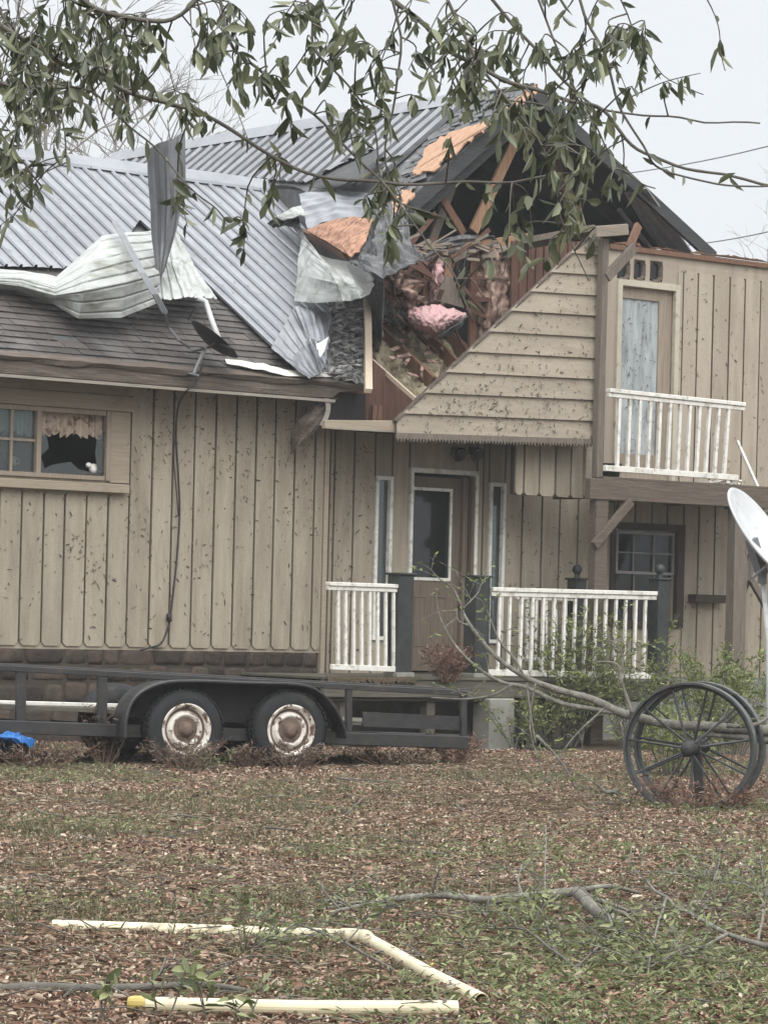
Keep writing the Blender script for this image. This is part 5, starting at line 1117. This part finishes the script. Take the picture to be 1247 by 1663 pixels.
limb('fallen_branch', 'lichen covered fallen branch lying on the litter behind the pipes', 'branch', [
    (gl((1002, 1530, .06), (965, 1506, .09), (930, 1486, .11)), .036, .030), (gl((930, 1486, .11), (850, 1484, .09), (780, 1486, .08), (700, 1480, .07), (620, 1484, .06), (540, 1494, .05)), .026, .010),
    (gl((640, 1480, .03), (590, 1474, .03), (530, 1482, .02)), .012, .006), (gl((850, 1475, .05), (842, 1462, .08), (846, 1440, .14)), .008, .003), (gl((885, 1478, .05), (884, 1440, .10), (886, 1395, .20)), .006, .003), (gl((770, 1484, .04), (800, 1500, .02), (830, 1495, .03)), .012, .005)], 6, None, 3, 'freshleaf')
limb('fallen_branch', 'dark bare branch lying on the ground at the lower left', 'branch', [(gl((-60, 1620, .03), (40, 1614, .03), (130, 1618, .03), (230, 1620, .035), (330, 1620, .03), (420, 1622, .02)), .022, .010), (gl((230, 1620, .03), (260, 1608, .06), (268, 1590, .09)), .007, .003)], 3, None, 2, 'freshleaf', 'twig')
limb('fallen_branch', 'forked green leafy branch lying in the right foreground', 'branch', [(gl((1290, 1560, .03), (1180, 1545, .08), (1080, 1500, .12), (1020, 1450, .16)), .014, .004), (gl((1180, 1545, .08), (1120, 1570, .06), (1040, 1590, .05)), .009, .003), (gl((1080, 1500, .12), (1060, 1560, .08), (1050, 1600, .05)), .007, .003), (gl((1120, 1520, .10), (1160, 1470, .15), (1170, 1430, .2)), .007, .003), (gl((1230, 1550, .06), (1240, 1490, .14), (1230, 1440, .2)), .007, .003)], 22, None, 9, 'freshleaf')
limb('fallen_branch', 'small leafy green branch lying across the far pale pipe', 'branch', [(gl((640, 1585, .02), (560, 1555, .06), (480, 1530, .08), (400, 1515, .08)), .007, .003), (gl((560, 1555, .06), (600, 1520, .08), (640, 1500, .08)), .005, .002), (gl((480, 1530, .08), (440, 1545, .05), (395, 1560, .03)), .005, .002)], 20, None, 9, 'freshleaf', 'twig')
limb('fallen_branch', 'leafy green branch on the litter at the far right edge', 'branch', [(gl((1300, 1480, .03), (1200, 1460, .08), (1100, 1450, .10), (1010, 1440, .08)), .010, .003), (gl((1200, 1460, .08), (1170, 1490, .08), (1120, 1500, .05)), .006, .003)], 22, None, 9, 'freshleaf')
limb('fallen_branch', 'leafy sprig lying between the lichen branch and the slanting pipe', 'branch', [(gl((960, 1600, .02), (900, 1570, .06), (850, 1540, .08), (800, 1530, .06)), .007, .003), (gl((900, 1570, .06), (880, 1520, .10), (860, 1500, .12)), .005, .002), (gl((930, 1590, .04), (980, 1560, .08), (1000, 1540, .09)), .005, .002)], 24, None, 11, 'freshleaf', 'twig')
for i, (x0, y0, x1, y1) in enumerate(((60, 1322, 110, 1334), (280, 1330, 350, 1336), (120, 1360, 165, 1376), (430, 1350, 480, 1355), (545, 1268, 640, 1276), (690, 1390, 735, 1396), (590, 1300, 560, 1330), (740, 1310, 756, 1330))):
    limb('fallen_twig', 'dark twig number' if False else ['dark twig on the litter below the trailer at far left', 'curved dark twig on the litter below the left tyre', 'thin twig on the litter left of centre', 'short twig on the litter below the right tyre', 'long thin twig lying below the trailer end', 'stubby dark stick in the middle of the yard', 'dark twig slanting on the litter below the trailer end', 'short dark twig right of the trailer end'][i], 'twig',
         [(gl((x0, y0, .02), ((x0+x1)/2, (y0+y1)/2+2, .035), (x1, y1, .03)), .009, .005)], 2, mat='twig', group='loose twigs on the litter')
# sprigs sprouting in front of the near pipe
for x, y, h, lab in ((262, 1660, .24, 'leafy sprig standing in front of the yellow taped pipe end'), (345, 1662, .22, 'broad leaved sprig before the nearest pipe'), (165, 1665, .2, 'small leafy sprig at the bottom left of the yard'), (395, 1664, .16, 'low sprig with drooping leaf over the nearest pipe')):
    plant('leafy_sprig', 'sprig', lab, G(x, y), 2, h, .10, 18, .075, .026, 'freshleaf', 'twig', .004, group='green sprigs in the foreground')

# ================================================================== LITTER AND GRASS (uncountable)
def yard(n, y0=10.2, y1=34.5, margin=.16, power=1.0):
    y = y0+(y1-y0)*rng.uniform(0, 1, n)**power
    x = rng.uniform(-1, 1, n)*(y*(.1199+margin*.12)+1.9)
    return x, y
PIPES = [((86, 1514), (588, 1532)), ((590, 1531), (782, 1637)), ((204, 1643), (742, 1650))]
def clear(x, y, keep_y=0.0):              # False where a plant would sprout through a pipe
    ok = np.ones(len(x), bool)
    for a, b in PIPES:
        a = G(*a); b = G(*b); d = np.array([b.x-a.x, b.y-a.y]); L = np.linalg.norm(d); d /= L
        u = (x-a.x)*d[0]+(y-a.y)*d[1]; v = -(x-a.x)*d[1]+(y-a.y)*d[0]
        ok &= ~((u > -.06) & (u < L+.04) & (v > -.10) & (v < .06))
    return ok
def nfield(x, y, sc, sd=0): return np.array([noise.noise(Vector((a*sc, b*sc, sd))) for a, b in zip(x, y)])
def gzs(x, y): return np.array([gz(a, b) for a, b in zip(x, y)])
N_ = 285000
x, y = yard(N_, power=1.15); k_ = clear(x, y) | (rng.uniform(0, 1, N_) < .35); x, y = x[k_], y[k_]; N_ = len(x); hz = gzs(x, y)
C_ = np.stack([x, y, hz+rng.uniform(.0, .028, N_)], 1); D_ = rand_dirs(N_, -.25, .45); U_ = rand_dirs(N_, .35, 1)
tag(leaf_mesh('leaf_litter', C_, D_, U_, np.where(rng.uniform(0, 1, N_) < .05, rng.uniform(.06, .095, N_), rng.beta(1.4, 3.4, N_)*.058+.011), rng.uniform(.005, .018, N_)*np.where(rng.uniform(0, 1, N_) < .06, 2.0, 1), M['litter'], fold=.9, droop=.55), kind='stuff')
# wind-stripped green leaves and sprigs, in drifts
N_ = 125000
x, y = yard(N_, power=1.5); f = nfield(x, y, .55, 3)+.5*nfield(x, y, 1.6, 9)
right = np.clip((x/y*5200+623-560)/520, 0, 1)*np.clip((14.8-y)/2.5, 0, 1)
left = np.clip((560-(x/y*5200+623))/300, 0, 1)*np.clip((17-y)/3, 0, 1)
keep = (f+.06+.72*right-.3*left-.02*(y-10)*.3 > rng.uniform(.05, .75, N_)) & clear(x, y); x, y = x[keep], y[keep]; n = len(x)
C_ = np.stack([x, y, gzs(x, y)+rng.uniform(.008, .05, n)], 1); D_ = rand_dirs(n, -.15, .8)
tag(leaf_mesh('green_debris', C_, D_, rand_dirs(n, .2, 1), rng.uniform(.022, .06, n), rng.uniform(.005, .015, n), M['freshleaf'], fold=.4, droop=.25), kind='stuff')
N_ = 190000
x, y = yard(N_, 11, 33); f = nfield(x, y, .42, 21)+.6*nfield(x, y, 1.3, 5); left = np.clip((560-(x/y*5200+623))/300, 0, 1)*np.clip((17-y)/3, 0, 1); keep = (f+.10-.4*left > rng.uniform(.0, .75, N_)) & clear(x, y); x, y = x[keep], y[keep]; n = len(x)
C_ = np.stack([x, y, gzs(x, y)-.005], 1); D_ = rand_dirs(n, .5, 1)
tag(leaf_mesh('grass', C_, D_, rand_dirs(n, -.2, .2), rng.uniform(.03, .085, n), rng.uniform(.003, .007, n), M['grass'], fold=.3, droop=.35), kind='stuff')
N_ = 105000
x, y = yard(N_, 10.4, 33); f = nfield(x, y, .5, 41); keep = (f+.35 > rng.uniform(0, .8, N_)) & clear(x, y); x, y = x[keep], y[keep]; n = len(x)
tag(leaf_mesh('dead_grass', np.stack([x, y, gzs(x, y)+rng.uniform(.005, .03, n)], 1), rand_dirs(n, -.08, .3), rand_dirs(n, .3, 1), rng.uniform(.05, .16, n), rng.uniform(.002, .005, n), M['straw'], fold=.3, droop=.2), kind='stuff')
# fine twigs in the litter
m = MB()
for i in range(420):
    yy = 10.5+22*random.random()**1.3; xx = random.uniform(-1, 1)*(yy*.13+.6); a = random.uniform(0, 6.28); L = random.uniform(.08, .35); p = Vector((xx, yy, gz(xx, yy)+.02)); e = p+Vector((math.cos(a)*L, math.sin(a)*L, random.uniform(-.01, .05)))
    m.tube([p, lerp(p, e, .5)+Vector((random.uniform(-.02, .02), random.uniform(-.02, .02), .02)), e], [.004, .003, .002], 4, cap=False)
tag(build(m, 'litter_twigs', M['twig'], fix=False), kind='stuff')
# wet leaf scraps the storm stuck to walls and roof
Cs, Ds, Ns = [], [], []
def stick_on(n, f, nrm):
    for _ in range(n):
        p, d1, d2 = f(); a = random.uniform(0, 6.28); Cs.append(p); Ds.append(d1*math.cos(a)+d2*math.sin(a)); Ns.append(nrm)
def wallspot(x0, x1, y0, y1, s):
    def f():
        while True:
            x, y = random.uniform(x0, x1), random.uniform(y0, y1)
            if not (x < 216 and 640 < y < 800): return W.pt(x, y, s), W.d, Z
    return f
def groovespot():
    while True:
        i = random.randrange(len(ts)); y = random.uniform(640, 1045); x0 = W.pt(0, 0, 0); p = W.P(ts[i]+random.gauss(-.03, .03), .008, lerp(ZB, ztop, random.random()**.8))
        if ts[i] > tw or p.z < zsill-.1: return p, W.d, Z
stick_on(230, groovespot, W.n)
for _ in range(16):
    cx0, cy0 = random.uniform(0, 510), random.uniform(650, 1000)
    stick_on(9, (lambda a=cx0, b=cy0: wallspot(a-16, a+16, b-28, b+28, .008)())  if not (cx0 < 240 and 610 < cy0 < 830) else wallspot(230, 510, 650, 1040, .008), W.n)
stick_on(260, wallspot(-60, 520, 640, 1050, .008), W.n); stick_on(150, wallspot(-60, 520, 640, 760, .008), W.n)
stick_on(210, wallspot(1100, 1330, 425, 790, SU+.008), W.n); stick_on(150, wallspot(535, 605, 720, 1080, SE+.01), W.n); stick_on(120, wallspot(820, 1000, 810, 960, SE+.01), W.n)
stick_on(100, wallspot(1110, 1240, 830, 1080, SE+.01), W.n); stick_on(110, wallspot(1004, 1066, 490, 736, SU-.05), W.n)
def clapspot():
    while True:
        x, y = random.uniform(650, 972), random.uniform(380, 716)
        if y > 374+(966-x)*.957+8: return W.pt(x, y, SG+.043), W.d, Z
stick_on(430, clapspot, W.n)
def clap2():
    while True:
        x, y = random.gauss(810, 90), random.gauss(665, 28)
        if 665 < x < 970 and y > 374+(966-x)*.957+10 and y < 714: return W.pt(x, y, SG+.043), W.d, Z
stick_on(200, clap2, W.n)
rd_ = (RP(0, 1)-RP(0, 0)).normalized()
def roofspot():
    while True:
        x, y = random.uniform(-40, 560), random.uniform(265, 600)
        t_, r_ = roof_tr(x, y)
        if .1 < r_ < RLEN-.1: return RP(t_, r_, .093 if r_ > rbot(t_) else .035), W.d, rd_
stick_on(900, roofspot, rn)
def peelspot(): x, y = random.uniform(20, 340), random.uniform(395, 505); return onroof(x, y, .64), W.d, rd_
for a_, b_, k in (((90, 1514), (586, 1532), 60), ((600, 1538), (778, 1635), 34), ((236, 1644), (740, 1650), 70)):
    for _ in range(k):
        u = random.random(); p = G(lerp(a_[0], b_[0], u), lerp(a_[1], b_[1], u)); p.z = RP_*1.96; p.y += random.uniform(-.012, .012); Cs.append(p); Ds.append(Vector((random.uniform(-1, 1), random.uniform(-.6, .6), random.uniform(-.3, .1)))); Ns.append(Vector((0, -.3, 1)))
n = len(Cs)
tag(leaf_mesh('leaf_scraps', np.array(Cs), np.array(Ds), np.array(Ns)+rng.normal(0, .12, (n, 3)), rng.beta(1.1, 3, n)*.10+.012, rng.uniform(.005, .017, n), M['stuck'], fold=.1, droop=.0), kind='stuff')

# ================================================================== OVERHANGING OAK (trunk stands left of the view)
oak = empty('oak_tree', (-2.9, 8.3, 0), 'green oak whose drooping leafy branches hang across the top of the view', 'tree')
m = MB(); m.tube(smooth_line([(-2.9, 8.3, -.1), (-2.85, 8.3, 1.2), (-2.7, 8.25, 2.4), (-2.5, 8.3, 3.6), (-2.6, 8.4, 5.2)]), [.26, .25, .24, .23, .22, .21, .20, .2, .19, .18, .17, .16, .15, .14, .12, .1, .08], 12); build(m, 'trunk', M['bark'], oak, smooth=True)
m = MB(); m.tube(smooth_line([(-2.65, 8.25, 2.7), (-1.9, 8.2, 3.15), (-1.0, 8.1, 3.35), (0, 8.0, 3.42), (1.1, 7.9, 3.4), (1.8, 7.8, 3.3)]), np.linspace(.11, .025, 21), 8)
for p, q in (((-2.2, 8.22, 3.0), (-1.4, 7.7, 3.15)), ((-1.0, 8.1, 3.35), (-.4, 8.5, 3.25)), ((0, 8, 3.42), (.6, 7.6, 3.25))): m.tube(smooth_line([p, lerp(Vector(p), Vector(q), .5)+Vector((0, 0, .08)), q]), [.035]*4+[.02]*5, 6)
build(m, 'limb', M['bark'], oak, smooth=True)
BR = [  # main hanging branches: (depth, points in the photo, thick, thin)
 (7.7, [(-180, -160), (-20, 20), (60, 75), (130, 112), (215, 152), (290, 170), (335, 186), (420, 240), (500, 280), (570, 295), (680, 298), (760, 296), (850, 288), (905, 284)], .0105, .003),
 (8.0, [(560, -120), (630, -10), (690, 45), (740, 85), (800, 120), (850, 140), (915, 160), (965, 172), (1000, 205), (1035, 245), (1080, 262), (1150, 280), (1255, 303)], .0105, .0035),
 (7.9, [(60, -120), (120, -20), (175, 18), (240, 32), (280, 30), (330, -10)], .010, .005),
 (7.6, [(330, -120), (372, 60), (420, 118), (470, 160), (540, 215), (590, 262), (625, 300), (650, 335), (700, 395), (740, 450), (768, 523)], .007, .0018),
 (7.8, [(470, -100), (503, 0), (506, 70), (535, 105), (575, 150), (600, 195), (612, 260), (618, 310)], .006, .002),
 (7.5, [(-120, 40), (0, 130), (60, 140), (150, 150), (215, 210), (262, 255), (310, 308), (345, 335), (370, 364)], .006, .0018),
 (8.1, [(760, -120), (800, 0), (880, 90), (950, 165), (985, 178), (1060, 187), (1140, 198), (1232, 202)], .008, .002),
 (7.9, [(900, -120), (950, 20), (985, 110), (1010, 180), (1045, 240), (1063, 270), (1110, 285), (1180, 298), (1250, 300)], .006, .0022),
 (7.6, [(690, -120), (740, 40), (800, 130), (845, 190), (880, 240), (900, 300), (905, 340), (925, 390), (952, 453)], .007, .0015),
 (8.2, [(960, -100), (1000, -20), (1030, 60), (1060, 95), (1090, 130), (1142, 155)], .004, .0012),
 (8.1, [(1110, -60), (1150, 0), (1165, 40), (1170, 80), (1176, 116)], .003, .0012),
 (7.7, [(-150, 120), (-40, 200), (0, 240), (30, 255), (70, 300)], .006, .002),
 (7.9, [(620, -60), (650, 60), (640, 160), (625, 240), (640, 320), (690, 345), (735, 360)], .006, .0015),
 (8.0, [(-100, -100), (0, 20), (60, 120), (100, 200), (110, 260)], .007, .002),
 (7.8, [(840, -60), (900, 60), (935, 150), (985, 240), (1030, 290), (1062, 305)], .005, .0015)]
branches = [smooth_line([at(x, y, Y) for x, y in pts], 4) for Y, pts, *_ in BR]
tw_mb = [MB() for _ in BR]; lf = [([], []) for _ in BR]
for i, (Y, pts, r0, r1) in enumerate(BR):
    l = branches[i]; n = len(l); l = [p+Vector((noise.noise(p*9), .3*noise.noise(p*7), noise.noise(p*9+Vector((3, 3, 3)))))*.012 for p in l]; branches[i] = l
    tw_mb[i].tube(l, [lerp(r0*.72, r1, (k/(n-1))**.6)*(1+.15*noise.noise(l[k]*40)) for k in range(n)], 6)
DROOP = [  # leafy clusters: x, y, spread x, spread y, twigs, depth
 (40, 30, 90, 60, 26), (150, 50, 90, 50, 22), (60, 130, 80, 55, 18), (190, 120, 50, 50, 9), (25, 220, 35, 60, 9), (15, 310, 20, 45, 5), (240, 40, 50, 40, 7),
 (330, 60, 40, 45, 8), (305, 165, 22, 22, 4), (400, 40, 50, 40, 10), (440, 110, 40, 50, 8), (500, 30, 50, 40, 8), (560, 60, 50, 60, 10), (610, 130, 45, 60, 9), (440, 270, 30, 40, 5), (300, 300, 20, 25, 3), (410, 385, 10, 16, 2),
 (690, 60, 60, 60, 16), (760, 60, 60, 60, 16), (740, 150, 50, 50, 11), (830, 110, 60, 60, 17), (810, 190, 50, 50, 12), (880, 170, 50, 50, 15), (900, 240, 45, 45, 14), (940, 210, 40, 50, 11), (920, 330, 35, 45, 9), (840, 330, 30, 40, 4), (870, 390, 25, 40, 4), (810, 380, 16, 40, 4), (945, 290, 30, 50, 7), (630, 320, 35, 35, 8), (645, 380, 20, 35, 3), (560, 190, 40, 40, 5),
 (960, 60, 50, 50, 9), (1010, 100, 45, 60, 6), (1040, 40, 40, 40, 4), (1070, 130, 40, 50, 3), (1000, 20, 50, 20, 6), (860, 30, 60, 40, 11), (980, 270, 30, 30, 3), (500, 140, 30, 50, 4), (370, 110, 30, 40, 3)]
allp = [(i, k, p) for i, l in enumerate(branches) for k, p in enumerate(l) if k > 2]
P_arr = np.array([tuple(p) for _, _, p in allp])
for cx_, cy_, sx, sy, n in DROOP:
    for _ in range(int(n*1.45) if cx_ < 300 else int(n*(.62 if 680 < cx_ < 970 else .9)+.5)):
        x = random.gauss(cx_, sx*.55); y = random.gauss(cy_, sy*.55); Y = random.uniform(7.3, 8.4); tip = at(x, y, Y)
        d_ = np.linalg.norm((P_arr-np.array(tip))*np.array([1, .45, 1]), axis=1)-.15*(P_arr[:, 2]-tip.z).clip(0, .2); j = int(np.argmin(d_+rng.uniform(0, .05, len(d_)))); bi, bk, q = allp[j]
        if (q-tip).length > .9: q = tip+Vector((random.uniform(-.12, .12), random.uniform(-.1, .1), .25))
        end = tip+Vector((random.uniform(-.03, .03), 0, -random.uniform(.01, .07)))
        l = smooth_line([q, lerp(q, end, .5)+Vector((random.uniform(-.03, .03), random.uniform(-.03, .03), random.uniform(.0, .05))), end], 4)
        tw_mb[bi].tube(l, np.linspace(.0026, .0011, len(l)), 4, cap=False)
        for k in range(random.randint(4, 8)):
            u = random.uniform(.3, 1)**.7; p = cr(l, u); out_ = Vector((random.gauss(0, .5), random.gauss(0, .6), random.gauss(-1.0, .5)))
            lf[bi][0].append(p); lf[bi][1].append(out_)
for i in range(len(BR)):                  # a few leaves straight on each branch
    l = branches[i]
    for k in range(18 if i not in (6, 7, 9, 10) else 5):
        p = cr(l, random.uniform(.15, .97)); lf[i][0].append(p); lf[i][1].append(Vector((random.gauss(0, .6), random.gauss(0, .5), random.gauss(-.6, .5))))
for i in range(len(BR)):
    o = build(tw_mb[i], 'branch', M['twig'], oak, smooth=True, fix=False); n = len(lf[i][0])
    if n: leaf_mesh('foliage', np.array(lf[i][0]), np.array(lf[i][1]), rand_dirs(n, -1, 1)+np.array([0, -.5, .2]), rng.beta(1.6, 2.2, n)*.062+.02, rng.uniform(.008, .023, n), M['oakleaf'], o, fold=.35, droop=.3)

# ================================================================== BEHIND THE HOUSE
def bare_tree(name, label, base, h, n, mat='bare', spread=.5, group=None, r0=.16):
    root = empty(name, base, label, 'tree', group); m = MB(); m2 = MB(); b = Vector(base)
    top = b+Vector((random.uniform(-.4, .4), 0, h)); tl = smooth_line([b, lerp(b, top, .4)+Vector((.15, 0, 0)), top], 5); m.tube(tl, np.linspace(r0, .02, len(tl)), 8)
    def grow_(p, d_, L, r, lev):
        e = p+d_*L; mid = lerp(p, e, .5)+Vector((random.uniform(-.1, .1), random.uniform(-.1, .1), random.uniform(-.05, .1)))*L; m2.tube([p, mid, e], [r, r*.8, r*.5], 4, cap=False)
        if lev:
            for _ in range(random.choice((2, 3, 3))): grow_(lerp(mid, e, random.random()), (d_+Vector((random.uniform(-.8, .8), random.uniform(-.8, .8), random.uniform(-.35, .5)))).normalized(), L*random.uniform(.55, .8), r*.6, lev-1)
    for i in range(n):
        p = cr(tl, random.uniform(.35, 1)); a = random.uniform(0, 6.28); grow_(p, Vector((math.cos(a)*spread*1.4, math.sin(a)*spread, random.uniform(.3, .9))).normalized(), h*random.uniform(.10, .17), r0*.17, 3)
    build(m, 'trunk', M[mat], root, smooth=True); build(m2, 'crown', M[mat], root, fix=False)
for x, Y, h, lab in ((60, 62, 11.6, 'pale leafless tree rising behind the low roof, near the left edge'), (170, 66, 11.2, 'pale leafless tree rising behind the low roof ridge left of the grey flashing'), (-60, 60, 12, 'pale leafless tree behind the roof beyond the left edge'), (250, 72, 11.0, 'far leafless tree just above the low roof beside the upper roof')):
    c = at(x, HY, Y); bare_tree('bare_tree', lab, (c.x, c.y, 0), h, 30, group='leafless trees behind the house')
for x, Y, h, lab in ((1228, 70, 9.3, 'bare treetop just showing over the upper right wall'), (1205, 75, 9.6, 'thin bare treetop over the wall, left of the other one')):
    c = at(x, HY, Y); bare_tree('bare_tree', lab, (c.x, c.y, 0), h, 8, spread=.2, group='bare treetops behind the right wall', r0=.08)
for (x0, y0, x1, y1, lab) in ((985, 286, 1400, 195, 'upper thin power line slanting across the sky at right'), (1080, 402, 1400, 334, 'lower thin power line running in behind the roof at right')):
    a, b = at(x0, y0, 58), at(x1, y1, 46); pts_ = [lerp(a, b, k/12)-Z*(.10*math.sin(math.pi*k/12)) for k in range(13)]; m = MB(); m.tube(pts_, .011, 5); tag(build(m, 'power_line', M['wire']), lab, 'power line', 'power lines')

# ================================================================== DAMP AIR
m = MB(); m.prism([(-60, -2, -1), (60, -2, -1), (60, 110, -1), (-60, 110, -1)], Vector((0, 0, 16)))
hz_, hn, hl, hp = newmat('damp air'); hn.remove(hp)
pv = hn.new('ShaderNodeVolumePrincipled'); pv.inputs['Density'].default_value = .0008; pv.inputs['Color'].default_value = (.93, .95, .97, 1); pv.inputs['Anisotropy'].default_value = .2
hl.new(pv.outputs[0], hn['Material Output'].inputs['Volume'])
tag(build(m, 'haze', hz_), kind='stuff')
